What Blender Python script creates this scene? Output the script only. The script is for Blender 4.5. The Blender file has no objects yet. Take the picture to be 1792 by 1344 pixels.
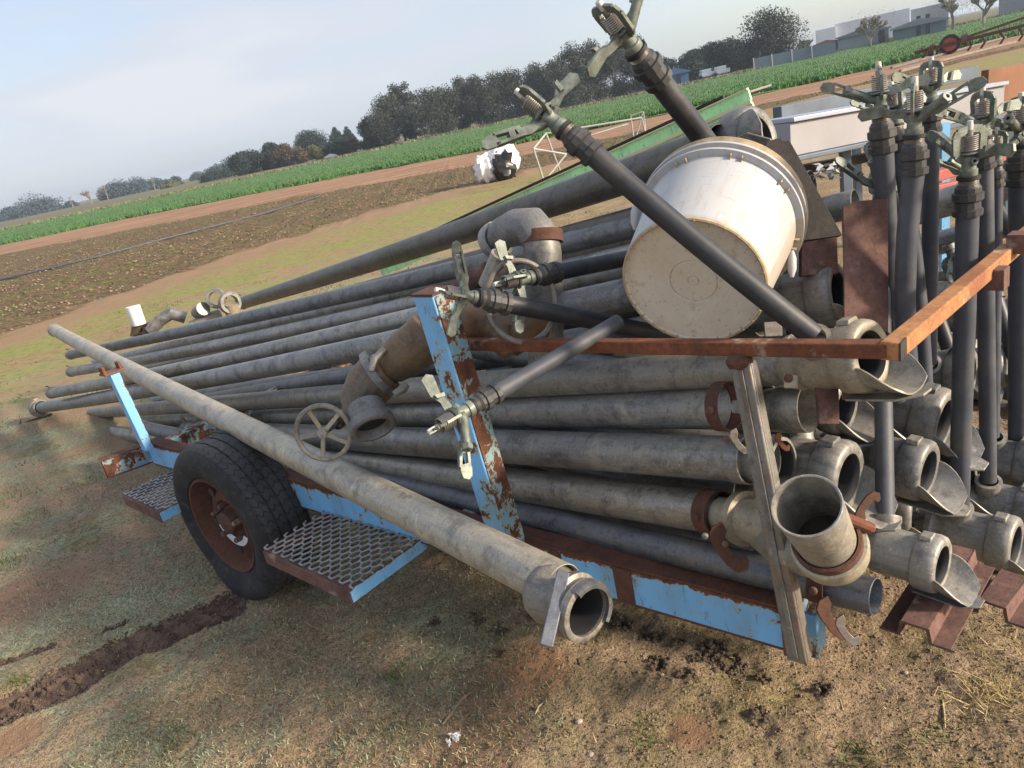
import bpy, math, random
import numpy as np
from mathutils import Vector, Matrix
random.seed(7); RNG=np.random.default_rng(7)
sc=bpy.context.scene
# ---------------------------------------------------------------- camera
FPX=1300.0; PITCH=math.radians(19.9); ROLL=math.radians(12.0); CAMH=1.6
cp,sp_=math.cos(PITCH),math.sin(PITCH); cr,sr=math.cos(ROLL),math.sin(ROLL)
cam=bpy.data.cameras.new('camera'); camo=bpy.data.objects.new('camera',cam); sc.collection.objects.link(camo)
cam.sensor_width=36; cam.lens=FPX/1792*36; cam.clip_start=0.05; cam.clip_end=6000
U0=Vector((0,sp_,cp)); R0=Vector((1,0,0)); F0=Vector((0,cp,-sp_))
cx_=R0*cr-U0*sr; cy_=R0*sr+U0*cr
m=Matrix((cx_,cy_,-F0)).transposed().to_4x4(); m.translation=Vector((0,0,CAMH)); camo.matrix_world=m
sc.camera=camo
def ray(px,py):
    x=(px-896)/FPX; y=(672-py)/FPX
    return R0*(x*cr+y*sr)+U0*(-x*sr+y*cr)+F0
def P(px,py,t): return Vector((0,0,CAMH))+ray(px,py)*t
def G(px,py,z=0.0):
    d=ray(px,py); return Vector((0,0,CAMH))+d*((z-CAMH)/d.z)
# ---------------------------------------------------------------- light, sky
SUN_AZ=math.radians(116); SUN_EL=math.radians(23)
sc.view_settings.view_transform='Standard'; sc.view_settings.look='None'; sc.view_settings.exposure=1.08; sc.view_settings.gamma=1
w=bpy.data.worlds.new('World'); sc.world=w; w.use_nodes=True
nt=w.node_tree; nt.nodes.clear()
wo=nt.nodes.new('ShaderNodeOutputWorld'); bg=nt.nodes.new('ShaderNodeBackground'); sky=nt.nodes.new('ShaderNodeTexSky')
sky.sky_type='NISHITA'; sky.sun_disc=False; sky.sun_elevation=SUN_EL; sky.sun_rotation=SUN_AZ; sky.air_density=1.0; sky.dust_density=1.5
bg.inputs['Strength'].default_value=0.12
bg2=nt.nodes.new('ShaderNodeBackground'); bg2.inputs['Color'].default_value=(0.415,0.43,0.475,1); bg2.inputs['Strength'].default_value=0.80
mx=nt.nodes.new('ShaderNodeMixShader'); tc=nt.nodes.new('ShaderNodeTexCoord')
mp=nt.nodes.new('ShaderNodeMapping'); mp.inputs['Scale'].default_value=(1.2,1.2,6.0); mp.inputs['Rotation'].default_value=(0.0,0.12,0.0)
nz=nt.nodes.new('ShaderNodeTexNoise'); nz.inputs['Scale'].default_value=1.6; nz.inputs['Detail'].default_value=5; nz.inputs['Roughness'].default_value=0.5
rp=nt.nodes.new('ShaderNodeValToRGB'); rp.color_ramp.elements[0].position=0.36; rp.color_ramp.elements[0].color=(0.66,0.66,0.66,1); rp.color_ramp.elements[1].position=0.56; rp.color_ramp.elements[1].color=(0.95,0.95,0.95,1)
sx=nt.nodes.new('ShaderNodeSeparateXYZ'); nt.links.new(tc.outputs['Generated'],sx.inputs[0])
# clear blue strip in the east (right) where the cloud sheet ends, thicker cloud overhead
mr=nt.nodes.new('ShaderNodeMapRange'); mr.inputs['From Min'].default_value=0.10; mr.inputs['From Max'].default_value=0.42; mr.inputs['To Min'].default_value=1.0; mr.inputs['To Max'].default_value=0.30
nt.links.new(sx.outputs['X'],mr.inputs['Value'])
ml=nt.nodes.new('ShaderNodeMath'); ml.operation='MULTIPLY'
# brighter cloud tone where the noise is high
cr2=nt.nodes.new('ShaderNodeValToRGB'); cr2.color_ramp.elements[0].position=0.3; cr2.color_ramp.elements[0].color=(0.31,0.365,0.47,1); cr2.color_ramp.elements[1].position=0.66; cr2.color_ramp.elements[1].color=(0.48,0.49,0.53,1)
L=nt.links.new
L(tc.outputs['Generated'],mp.inputs[0]); L(mp.outputs[0],nz.inputs['Vector']); L(nz.outputs[0],rp.inputs[0]); L(nz.outputs[0],cr2.inputs[0]); L(cr2.outputs[0],bg2.inputs['Color'])
L(rp.outputs[0],ml.inputs[0]); L(mr.outputs[0],ml.inputs[1]); L(ml.outputs[0],mx.inputs[0])
L(sky.outputs[0],bg.inputs['Color']); L(bg.outputs[0],mx.inputs[1]); L(bg2.outputs[0],mx.inputs[2]); L(mx.outputs[0],wo.inputs['Surface'])
sd=bpy.data.lights.new('sun','SUN'); sd.energy=3.5; sd.angle=math.radians(6); sd.color=(1.0,0.84,0.64)
so=bpy.data.objects.new('sun',sd); sc.collection.objects.link(so)
sv=Vector((math.sin(SUN_AZ)*math.cos(SUN_EL),math.cos(SUN_AZ)*math.cos(SUN_EL),math.sin(SUN_EL)))
so.rotation_euler=sv.to_track_quat('Z','Y').to_euler(); so.location=(5,-5,6)
sc.cycles.use_denoising=True; sc.cycles.max_bounces=6
# ---------------------------------------------------------------- materials
class NM:
    def __init__(s,name):
        s.m=bpy.data.materials.new(name); s.m.use_nodes=True; s.t=s.m.node_tree; s.t.nodes.clear()
        s.o=s.n('ShaderNodeOutputMaterial'); s.b=s.n('ShaderNodeBsdfPrincipled'); s.l(s.b.outputs[0],s.o.inputs[0])
        s.tc=s.n('ShaderNodeTexCoord')
    def n(s,k): return s.t.nodes.new(k)
    def l(s,a,b): s.t.links.new(a,b)
    def noise(s,scale,detail=4,rough=0.55,coord='Object',sv=(1,1,1),dist=0.0,rnd=False):
        n=s.n('ShaderNodeTexNoise'); n.inputs['Scale'].default_value=scale; n.inputs['Detail'].default_value=detail; n.inputs['Roughness'].default_value=rough; n.inputs['Distortion'].default_value=dist
        mp=s.n('ShaderNodeMapping'); mp.inputs['Scale'].default_value=sv
        src=s.tc.outputs[coord] if isinstance(coord,str) else coord
        s.l(src,mp.inputs[0])
        if rnd:
            oi=s.n('ShaderNodeObjectInfo'); mm=s.n('ShaderNodeMath'); mm.operation='MULTIPLY'; mm.inputs[1].default_value=37.0
            s.l(oi.outputs['Random'],mm.inputs[0]); cb=s.n('ShaderNodeCombineXYZ')
            for i in range(3): s.l(mm.outputs[0],cb.inputs[i])
            s.l(cb.outputs[0],mp.inputs['Location'])
        s.l(mp.outputs[0],n.inputs['Vector']); return n.outputs[0]
    def vor(s,scale,coord='Object',feature='F1'):
        n=s.n('ShaderNodeTexVoronoi'); n.feature=feature; n.inputs['Scale'].default_value=scale; s.l(s.tc.outputs[coord] if isinstance(coord,str) else coord,n.inputs['Vector']); return n.outputs['Distance']
    def ramp(s,f,stops):
        r=s.n('ShaderNodeValToRGB'); e=r.color_ramp.elements
        while len(e)<len(stops): e.new(0.5)
        for i,(p,c) in enumerate(stops):
            e[i].position=p
            if not isinstance(c,(tuple,list)): c=(c,c,c)
            e[i].color=(*c[:3],1)
        s.l(f,r.inputs[0]); return r.outputs[0]
    def mix(s,f,a,b,mode='MIX'):
        n=s.n('ShaderNodeMix'); n.data_type='RGBA'; n.blend_type=mode
        for k,v in ((0,f),(6,a),(7,b)):
            if isinstance(v,(int,float)): n.inputs[k].default_value=v if k==0 else (v,v,v,1)
            elif isinstance(v,(tuple,list)): n.inputs[k].default_value=(*v[:3],1)
            else: s.l(v,n.inputs[k])
        return n.outputs[2]
    def math(s,op,a,b=0.0,clamp=False):
        n=s.n('ShaderNodeMath'); n.operation=op; n.use_clamp=clamp
        for k,v in ((0,a),(1,b)):
            if isinstance(v,(int,float)): n.inputs[k].default_value=v
            else: s.l(v,n.inputs[k])
        return n.outputs[0]
    def attr(s,name):
        n=s.n('ShaderNodeAttribute'); n.attribute_name=name; return n.outputs['Fac']
    def col(s,c):
        if isinstance(c,(tuple,list)): s.b.inputs['Base Color'].default_value=(*c[:3],1)
        else: s.l(c,s.b.inputs['Base Color'])
    def rough(s,c):
        if isinstance(c,(int,float)): s.b.inputs['Roughness'].default_value=c
        else: s.l(c,s.b.inputs['Roughness'])
    def metal(s,c):
        if isinstance(c,(int,float)): s.b.inputs['Metallic'].default_value=c
        else: s.l(c,s.b.inputs['Metallic'])
    def bump(s,h,strength=0.4,dist=0.002):
        n=s.n('ShaderNodeBump'); n.inputs['Strength'].default_value=strength; n.inputs['Distance'].default_value=dist; s.l(h,n.inputs['Height']); s.l(n.outputs[0],s.b.inputs['Normal'])
MAT={}
def alu(name,dark,light,tan,tanamt=0.5,moss=0.0,metal=0.45,rust=0.0):
    n=NM(name)
    a=n.noise(3.5,6,0.65,'Object',rnd=True); s1=n.noise(22,5,0.7,'UV',(0.35,3.0,1),rnd=True); f=n.noise(160,4,0.7,'Object',rnd=True)
    c=n.mix(n.ramp(s1,[(0.3,0),(0.7,1)]),dark,light)
    c=n.mix(n.math('MULTIPLY',n.ramp(a,[(0.5-0.10,0),(0.5+0.10,1)]),tanamt),c,tan)
    m1=n.noise(13,6,0.75,'Object',rnd=True,dist=0.4); c=n.mix(n.ramp(m1,[(0.36,0.75),(0.50,0)]),c,tuple(x*0.62 for x in dark)); m2=n.noise(9,6,0.75,'Object',rnd=True,dist=0.6); c=n.mix(n.ramp(m2,[(0.54,0),(0.64,0.6)]),c,tuple(min(1,x*1.35) for x in tan))
    # circumferential scuffs
    sc_=n.noise(60,3,0.6,'UV',(2.4,0.5,1),rnd=True)
    c=n.mix(n.ramp(sc_,[(0.64,0),(0.72,0.45)]),c,tuple(min(1,x*1.55) for x in light))
    sp=n.noise(230,2,0.5,'Object',rnd=True); c=n.mix(n.ramp(sp,[(0.67,0),(0.73,0.7)]),c,tuple(min(1,x*2.0) for x in tan))
    dk=n.noise(48,3,0.6,'Object',rnd=True); c=n.mix(n.ramp(dk,[(0.60,0),(0.72,0.55)]),c,tuple(x*0.4 for x in dark))
    c=n.mix(n.ramp(f,[(0.3,0.30),(0.6,0.0)]),c,tuple(x*0.45 for x in dark))
    if moss:
        mo=n.noise(2.3,5,0.7,'Object',rnd=True); mo2=n.noise(45,3,0.7,'Object',rnd=True)
        mk=n.math('MULTIPLY',n.ramp(mo,[(0.50,0),(0.62,1)]),n.ramp(mo2,[(0.38,0),(0.58,moss)]))
        c=n.mix(mk,c,(0.07,0.085,0.03))
    if rust:
        ru=n.noise(5,5,0.7,'Object',rnd=True); c=n.mix(n.ramp(ru,[(0.60-rust*0.25,0),(0.72-rust*0.2,0.85)]),c,(0.12,0.05,0.025))
    oi=n.n('ShaderNodeObjectInfo'); tone=n.ramp(oi.outputs['Random'],[(0.0,(0.70,0.71,0.74)),(0.35,(1.0,1.0,1.0)),(0.65,(0.92,0.86,0.78)),(1.0,(1.22,1.20,1.15))]); c=n.mix(1.0,c,tone,'MULTIPLY')
    n.col(c); n.metal(metal); n.rough(n.ramp(s1,[(0.3,0.36),(0.7,0.60)]))
    n.bump(n.mix(0.5,f,s1),0.35,0.0012); MAT[name]=n.m
alu('pipe_grey',(0.15,0.155,0.17),(0.31,0.32,0.335),(0.31,0.297,0.265),0.6,0.4)
alu('pipe_tan',(0.24,0.235,0.225),(0.42,0.405,0.37),(0.44,0.39,0.30),0.8,0.15,0.3)
alu('pipe_dark',(0.10,0.103,0.112),(0.19,0.19,0.195),(0.12,0.105,0.08),0.45,0.9,0.4)
alu('pipe_bright',(0.22,0.225,0.23),(0.45,0.455,0.455),(0.38,0.36,0.30),0.5,0.1,0.6)
alu('pipe_blue',(0.11,0.12,0.145),(0.215,0.23,0.265),(0.17,0.16,0.14),0.3,0.1,0.5)
alu('cast_alloy',(0.155,0.153,0.15),(0.31,0.305,0.295),(0.30,0.28,0.245),0.6,0.25,0.25)
alu('cast_pale',(0.24,0.225,0.19),(0.42,0.395,0.335),(0.31,0.265,0.18),0.6,0.1,0.15)
alu('cast_brown',(0.085,0.066,0.048),(0.18,0.15,0.12),(0.19,0.12,0.06),0.9,0.1,0.15,rust=0.25)
alu('galvanised',(0.15,0.16,0.17),(0.28,0.285,0.28),(0.19,0.12,0.075),0.55,0.1,0.4,rust=0.12)
def rustm(name,c1,c2,c3,pale=0.0):
    n=NM(name); a=n.noise(18,6,0.7,'Object',rnd=True); b=n.noise(90,5,0.7,'Object',rnd=True); g=n.noise(5,4,0.6,'Object',rnd=True)
    c=n.mix(n.ramp(a,[(0.35,0),(0.65,1)]),c1,c2); c=n.mix(n.ramp(g,[(0.5,0),(0.62,0.9)]),c,c3)
    c=n.mix(n.ramp(b,[(0.3,0.55),(0.55,0)]),c,tuple(x*0.35 for x in c1))
    if pale: c=n.mix(n.ramp(n.noise(11,4,0.6,'Object'),[(0.60,0),(0.68,pale)]),c,(0.5,0.42,0.33))
    n.col(c); n.rough(0.85); n.bump(b,0.6,0.002); MAT[name]=n.m
rustm('rust_dark',(0.075,0.032,0.020),(0.13,0.052,0.032),(0.10,0.045,0.032))
rustm('rust_orange',(0.10,0.035,0.017),(0.23,0.075,0.030),(0.14,0.045,0.022),0.5)
rustm('rust_sunlit',(0.30,0.13,0.05),(0.42,0.20,0.08),(0.25,0.09,0.04),0.6)  # rust of the diagonal hoop rail, its golden sunlight put into the colour
rustm('rust_plate',(0.10,0.05,0.042),(0.19,0.10,0.08),(0.075,0.038,0.03),0.35)
rustm('steel_black',(0.022,0.02,0.02),(0.045,0.038,0.035),(0.07,0.04,0.03))
def paint(name,blue,lo,hi,edge=None,bare=(0.30,0.36,0.33),sc=9):
    n=NM(name)
    a=n.noise(sc,7,0.75,'Object',rnd=True,dist=0.3); b=n.noise(70,4,0.7,'Object',rnd=True); r=n.noise(25,5,0.7,'Object')
    src=a
    if edge is not None:
        sx=n.n('ShaderNodeSeparateXYZ'); n.l(n.tc.outputs['UV'],sx.inputs[0])
        e=n.math('MULTIPLY',n.math('SUBTRACT',sx.outputs['Y'],edge[0]),edge[1]); e=n.math('MAXIMUM',e,0.0)
        src=n.math('ADD',a,e)
    src=n.math('ADD',src,n.math('MULTIPLY',n.math('SUBTRACT',b,0.5),0.22))
    rust=n.mix(n.ramp(r,[(0.35,0),(0.65,1)]),(0.055,0.025,0.016),(0.17,0.06,0.028))
    pb=n.mix(n.ramp(n.noise(3,3,0.5,'Object'),[(0.3,0),(0.7,1)]),tuple(x*0.82 for x in blue),blue)
    c=n.mix(n.ramp(src,[(lo-0.035,0),(lo,1)]),pb,bare); mk=n.ramp(src,[(lo+0.012,0),(hi,1)])
    c=n.mix(n.ramp(n.noise(7,6,0.75,'Object',(1,1,0.35),rnd=True),[(0.48,0),(0.66,0.45)]),c,(0.17,0.20,0.19)); c=n.mix(n.ramp(n.noise(40,4,0.8,'Object',(1,1,0.25),rnd=True),[(0.60,0),(0.66,0.6)]),c,(0.07,0.06,0.055))
    c=n.mix(mk,c,rust); n.col(c); n.rough(n.ramp(src,[(lo,0.42),(hi,0.88)])); n.bump(n.math('SUBTRACT',n.math('MULTIPLY',b,0.2),mk),0.35,0.001); MAT[name]=n.m
BL=(0.20,0.50,0.86)
paint('blue_paint',BL,0.60,0.64,(0.84,1.6),sc=14)
paint('blue_post',BL,0.56,0.60,(0.50,0.75),sc=13)
paint('blue_worn',(0.12,0.30,0.50),0.50,0.54,None)
paint('blue_rusty',(0.20,0.40,0.52),0.46,0.50,None,sc=16)
paint('green_paint',(0.50,0.92,0.46),0.68,0.70,None,(0.45,0.5,0.3))
def plain(name,c,rough=0.6,metal=0.0,var=0.25,scale=12,bump=0.2,dirt=None):
    n=NM(name); a=n.noise(scale,5,0.6,'Object',rnd=True); cc=n.mix(n.ramp(a,[(0.3,0),(0.7,1)]),tuple(x*(1-var) for x in c),tuple(min(1,x*(1+var)) for x in c))
    if dirt: cc=n.mix(n.ramp(n.noise(scale*0.6,6,0.7,'Object',rnd=True),[(0.5,0),(0.68,dirt[3])]),cc,dirt[:3])
    n.col(cc); n.rough(rough); n.metal(metal); n.bump(n.noise(scale*9,4,0.6,'Object'),bump,0.001); MAT[name]=n.m
plain('black_poly',(0.022,0.024,0.030),0.50,0,0.3,14,0.15,(0.09,0.085,0.075,0.5))
plain('grey_poly',(0.050,0.056,0.074),0.60,0,0.25,14,0.15,(0.12,0.115,0.10,0.5))
plain('black_fitting',(0.030,0.030,0.033),0.55,0,0.3,20,0.3,(0.12,0.11,0.095,0.5))
plain('rubber_bore_shade',(0.012,0.013,0.016),0.7,0,0.3,20,0.1)  # gasket rubber, and the black that paints shade inside open bores
plain('brass_patina',(0.15,0.17,0.148),0.5,0.4,0.4,45,0.7,(0.27,0.295,0.25,0.8))
plain('spring_steel',(0.32,0.29,0.26),0.4,0.8,0.2,40,0.1)
plain('pin_white',(0.55,0.55,0.5),0.5,0,0.1)
plain('mesh_zinc',(0.30,0.31,0.32),0.5,0.4,0.3,20,0.2,(0.16,0.12,0.09,0.5))
plain('frame_zinc',(0.34,0.34,0.33),0.6,0.1,0.2,5,0.1,(0.22,0.19,0.15,0.5))
plain('white_paint',(0.27,0.265,0.285),0.5,0,0.1,3,0.1,(0.40,0.36,0.32,0.5))
plain('lip_highlight',(0.38,0.41,0.50),0.35,0.3,0.1,3,0.1)  # highlight along the trough's top lip, painted as a paler colour
plain('steel_blue',(0.10,0.13,0.17),0.5,0.2,0.25,4,0.1)
plain('grey_belt',(0.17,0.165,0.16),0.8,0,0.2,3,0.2,(0.26,0.21,0.16,0.6))
plain('cream_paint',(0.62,0.60,0.36),0.5,0,0.1)
plain('rust_sheet',(0.17,0.07,0.03),0.7,0,0.3,3,0.2)
plain('red_paint',(0.32,0.07,0.05),0.6,0,0.25,6,0.1)
plain('white_plastic',(0.72,0.72,0.72),0.5,0,0.06,5,0.05)
plain('black_plastic',(0.015,0.015,0.018),0.35,0,0.3,8,0.4)
plain('clear_plastic',(0.42,0.42,0.42),0.3,0,0.2,8,0.3)
plain('stick_wood',(0.22,0.17,0.11),0.9,0,0.3,30,0.3)
plain('straw',(0.45,0.36,0.18),0.9,0,0.3,30,0.1)
plain('stone_pale',(0.36,0.31,0.25),0.9,0,0.25,20,0.4)
plain('mud_dark',(0.075,0.055,0.040),0.9,0,0.35,30,0.8)
plain('bark',(0.10,0.085,0.07),0.95,0,0.3,2,0.4)
plain('bark_pale',(0.20,0.18,0.16),0.95,0,0.3,2,0.4)
plain('shed_blue',(0.045,0.11,0.25),0.6,0,0.1,0.5,0.05)
plain('shed_slate',(0.13,0.165,0.22),0.7,0,0.12,0.5,0.05)
plain('shed_white',(0.60,0.62,0.68),0.7,0,0.06,0.2,0.05)
plain('shed_grey',(0.22,0.24,0.28),0.7,0,0.12,0.4,0.05)
plain('shed_rust',(0.25,0.12,0.09),0.8,0,0.2,0.4,0.05)
plain('window_dark',(0.03,0.035,0.045),0.2,0,0.1)
# plastic bucket: white, tanned with dust round the rims and base
n=NM('bucket_side'); a=n.noise(4,4,0.6); sx=n.n('ShaderNodeSeparateXYZ'); n.l(n.tc.outputs['UV'],sx.inputs[0])
c=n.mix(n.ramp(a,[(0.35,0),(0.7,0.35)]),(0.42,0.435,0.46),(0.40,0.375,0.32)); c=n.mix(n.ramp(n.noise(60,3,0.6),[(0.62,0),(0.72,0.35)]),c,(0.40,0.33,0.22))
c=n.mix(n.ramp(n.math('ADD',sx.outputs['Y'],n.math('MULTIPLY',a,0.15)),[(0.78,0),(0.92,0.45)]),c,(0.42,0.31,0.19))
st2=n.noise(16,5,0.7,'UV',(0.5,3.5,1)); c=n.mix(n.ramp(st2,[(0.52,0),(0.66,0.5)]),c,(0.33,0.29,0.22)); c=n.mix(n.ramp(n.noise(90,3,0.7,'UV',(1,.2,1)),[(0.60,0),(0.66,0.3)]),c,(0.26,0.23,0.19))
n.col(c); n.rough(0.42); n.b.inputs['Subsurface Weight'].default_value=0.0; MAT['bucket_side']=n.m
n=NM('bucket_base'); a=n.noise(9,5,0.65); c=n.mix(n.ramp(a,[(0.35,0),(0.65,1)]),(0.58,0.50,0.39),(0.64,0.59,0.51)); c=n.mix(n.ramp(n.noise(130,3,0.6),[(0.60,0),(0.70,0.5)]),c,(0.26,0.18,0.11)); c=n.mix(n.ramp(n.noise(24,4,0.7),[(0.58,0),(0.70,0.45)]),c,(0.33,0.24,0.14)); n.col(c); n.rough(0.6); MAT['bucket_base']=n.m
plain('bucket_grime',(0.40,0.31,0.20),0.8,0,0.3,40,0.3)
# tyre: UV u = around (m), v = across the profile
n=NM('tyre_rubber'); a=n.noise(8,5,0.6); c=n.mix(n.ramp(a,[(0.4,0),(0.7,0.6)]),(0.012,0.013,0.017),(0.045,0.044,0.046)); c=n.mix(n.ramp(n.noise(30,5,0.7),[(0.54,0),(0.70,0.5)]),c,(0.10,0.075,0.05)); CC=c; n.rough(0.78)
sy=n.n('ShaderNodeSeparateXYZ'); n.l(n.tc.outputs['UV'],sy.inputs[0])
zz=n.math('ABSOLUTE',n.math('SUBTRACT',n.math('FRACT',n.math('MULTIPLY',sy.outputs['X'],34.0)),0.5)); ln=n.math('FRACT',n.math('ADD',n.math('MULTIPLY',sy.outputs['Y'],26.0),n.math('MULTIPLY',zz,0.9)))
n.bump(n.math('ADD',n.ramp(ln,[(0.0,0),(0.10,0),(0.16,1)]),n.math('MULTIPLY',n.noise(120,3,0.6),0.2)),0.9,0.004); n.col(n.mix(n.math('MULTIPLY',n.ramp(ln,[(0.0,1),(0.07,1),(0.12,0)]),n.math('MULTIPLY',n.math('GREATER_THAN',sy.outputs['X'],0.125),n.math('LESS_THAN',sy.outputs['X'],0.36))),n.mix(n.math('MULTIPLY',n.math('GREATER_THAN',sy.outputs['X'],0.135),0.35),CC,(0.07,0.07,0.075)),(0.003,0.003,0.004))); MAT['tyre_rubber']=n.m  # shade in the sipes and lighter tread blocks are painted into the colour
# foliage per island random
def leafm(name,c1,c2,c3=None):
    n=NM(name); g=n.n('ShaderNodeNewGeometry'); r=g.outputs['Random Per Island']
    c=n.ramp(r,[(0.0,c1),(0.6,c2),(1.0,c3 or c2)]); big=n.noise(0.35,3,0.5); c=n.mix(n.ramp(big,[(0.4,0),(0.62,0.5)]),c,tuple(x*1.6 for x in c2)); n.col(c); n.rough(0.7); n.b.inputs['Specular IOR Level'].default_value=0.2; MAT[name]=n.m
leafm('leaf_gum',(0.016,0.026,0.028),(0.036,0.048,0.040),(0.10,0.085,0.055))
leafm('leaf_dark',(0.012,0.022,0.024),(0.026,0.042,0.036),(0.04,0.06,0.045))
leafm('leaf_hazed',(0.035,0.055,0.075),(0.055,0.08,0.10),(0.07,0.10,0.115))  # blue of distance haze is painted into these leaves
leafm('leaf_olive',(0.055,0.07,0.03),(0.11,0.115,0.045),(0.16,0.15,0.06))
leafm('leaf_brown',(0.06,0.045,0.035),(0.11,0.08,0.055),(0.10,0.085,0.05))
leafm('twig_grey',(0.13,0.11,0.10),(0.20,0.17,0.15),(0.24,0.21,0.18))
leafm('crop_leaf',(0.028,0.080,0.020),(0.048,0.125,0.032),(0.090,0.185,0.055))
leafm('weed_leaf',(0.035,0.065,0.018),(0.08,0.12,0.03),(0.16,0.18,0.06))
leafm('turf_leaf',(0.11,0.09,0.042),(0.26,0.205,0.10),(0.50,0.40,0.21))
leafm('turf_green',(0.13,0.155,0.095),(0.26,0.29,0.19),(0.42,0.45,0.32))
# ---------------------------------------------------------------- mesh building
def frame(d,up=Vector((0,0,1))):
    d=Vector(d).normalized(); up=Vector(up)
    s=d.cross(up)
    if s.length<1e-4: s=d.cross(Vector((0,1,0)))
    s.normalize(); u=s.cross(d).normalized(); return d,s,u
class MB:
    def __init__(s): s.v=[];s.f=[];s.uv=[]
    def quad(s,idx,uv): s.f.append(tuple(idx)); s.uv.append(list(uv))
    def box(s,c,ax,h):
        c=Vector(c); a=[Vector(x).normalized()*k for x,k in zip(ax,h)]; b=len(s.v)
        for i in (-1,1):
            for j in (-1,1):
                for k in (-1,1): s.v.append(c+a[0]*i+a[1]*j+a[2]*k)
        L=2*h[0]
        def q(*i,uv): s.quad([b+k for k in i],uv)
        q(0,4,5,1,uv=[(0,0),(L,0),(L,1),(0,1)]); q(2,3,7,6,uv=[(0,0),(0,1),(L,1),(L,0)])
        q(0,1,3,2,uv=[(0,0),(0,1),(h[1]*2,1),(h[1]*2,0)]); q(4,6,7,5,uv=[(0,0),(h[1]*2,0),(h[1]*2,1),(0,1)])
        q(1,5,7,3,uv=[(0,1),(L,1),(L,1),(0,1)]); q(0,2,6,4,uv=[(0,0),(0,0),(L,0),(L,0)]); return s
    def bar(s,a,b,w,h,up=(0,0,1)):
        a=Vector(a);b=Vector(b); d,sd,u=frame(b-a,up); return s.box((a+b)/2,(d,sd,u),((b-a).length/2,w/2,h/2))
    def tube(s,pts,rad,seg=16,cap=True,up=(0,0,1),flat=1.0):
        pts=[Vector(p) for p in pts]
        if not isinstance(rad,(list,tuple)): rad=[rad]*len(pts)
        n=len(pts); b=len(s.v); u=None; acc=0; us=[]
        for i,p in enumerate(pts):
            t=(pts[min(i+1,n-1)]-pts[max(i-1,0)]).normalized()
            if u is None: _,sd,u=frame(t,up)
            else:
                u=(u-t*u.dot(t)); u.normalize(); sd=t.cross(u).normalized()
            if i: acc+=(p-pts[i-1]).length
            us.append(acc)
            for k in range(seg):
                a=2*math.pi*k/seg; s.v.append(p+sd*(math.cos(a)*rad[i])+u*(math.sin(a)*rad[i]*flat))
        R=max(rad)
        for i in range(n-1):
            for k in range(seg):
                k2=(k+1)%seg; v0,v1=k/seg*6.283*R,(k+1)/seg*6.283*R
                s.quad([b+i*seg+k,b+i*seg+k2,b+(i+1)*seg+k2,b+(i+1)*seg+k],[(us[i],v0),(us[i],v1),(us[i+1],v1),(us[i+1],v0)])
        if cap:
            s.quad([b+k for k in range(seg)][::-1],[(0,0)]*seg); s.quad([b+(n-1)*seg+k for k in range(seg)],[(0,0)]*seg)
        return s
    def lathe(s,prof,o,axis,ref=(0,0,1),seg=28,a0=0,a1=360,wob=None,xs=1.0):
        o=Vector(o); d,sd,u=frame(axis,ref); b=len(s.v); full=abs(a1-a0)>=359.9; m_=seg if full else seg+1
        acc=[0]
        for i in range(1,len(prof)): acc.append(acc[-1]+math.dist(prof[i],prof[i-1]))
        for (z,r) in prof:
            for k in range(m_):
                a=math.radians(a0+(a1-a0)*k/seg); rr=r*(wob(a,z) if wob else 1)
                s.v.append(o+d*z+sd*(math.cos(a)*rr*xs)+u*(math.sin(a)*rr))
        R=max(r for _,r in prof); sp=math.radians(abs(a1-a0))
        for i in range(len(prof)-1):
            for k in range(seg):
                k2=(k+1)%m_; v0,v1=k/seg*sp*R,(k+1)/seg*sp*R
                s.quad([b+i*m_+k,b+i*m_+k2,b+(i+1)*m_+k2,b+(i+1)*m_+k],[(acc[i],v0),(acc[i],v1),(acc[i+1],v1),(acc[i+1],v0)])
        return s
    def prism(s,pts2,o,ex,ey,th):
        o=Vector(o);ex=Vector(ex).normalized();ey=Vector(ey); ey=(ey-ex*ey.dot(ex)).normalized(); nz=ex.cross(ey); b=len(s.v); n=len(pts2)
        for z in (-th/2,th/2):
            for x,y in pts2: s.v.append(o+ex*x+ey*y+nz*z)
        s.quad([b+i for i in range(n)][::-1],[pts2[i] for i in range(n)][::-1]); s.quad([b+n+i for i in range(n)],pts2)
        for i in range(n):
            j=(i+1)%n; s.quad([b+i,b+j,b+n+j,b+n+i],[(0,0),(0.1,0),(0.1,0.1),(0,0.1)])
        return s
    def build(s,name,mat,parent=None,loc=None,sharp=35,bevel=0,smooth=True):
        if parent is not None and loc is None: off=parent.get('_o'); off=Vector(off) if off is not None else Vector((0,0,0))
        elif loc is not None: off=Vector(loc)
        else: off=Vector((0,0,0))
        me=bpy.data.meshes.new(name); me.from_pydata([tuple(v-off) for v in s.v],[],s.f)
        uvl=me.uv_layers.new(name='UVMap'); flat=[c for f in s.uv for uv in f for c in uv]; uvl.data.foreach_set('uv',flat)
        me.materials.append(MAT[mat]); me.validate(); me.update()
        if smooth:
            me.polygons.foreach_set('use_smooth',[True]*len(me.polygons)); me.set_sharp_from_angle(angle=math.radians(sharp))
        o=bpy.data.objects.new(name,me); sc.collection.objects.link(o)
        if bevel:
            bm=o.modifiers.new('bevel','BEVEL'); bm.width=bevel; bm.segments=2; bm.limit_method='ANGLE'; bm.angle_limit=math.radians(40)
        if parent is not None: o.parent=parent; o['_o']=tuple(off)
        else: o.location=off
        return o
def tag(o,label,cat,group=None,kind=None):
    if label: o['label']=label
    if cat: o['category']=cat
    if group: o['group']=group
    if kind: o['kind']=kind
    return o
def thing(name,label,cat,loc,group=None):
    o=bpy.data.objects.new(name,None); sc.collection.objects.link(o); o.location=loc; o['_o']=tuple(loc); o.empty_display_size=0.05
    return tag(o,label,cat,group)
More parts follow.
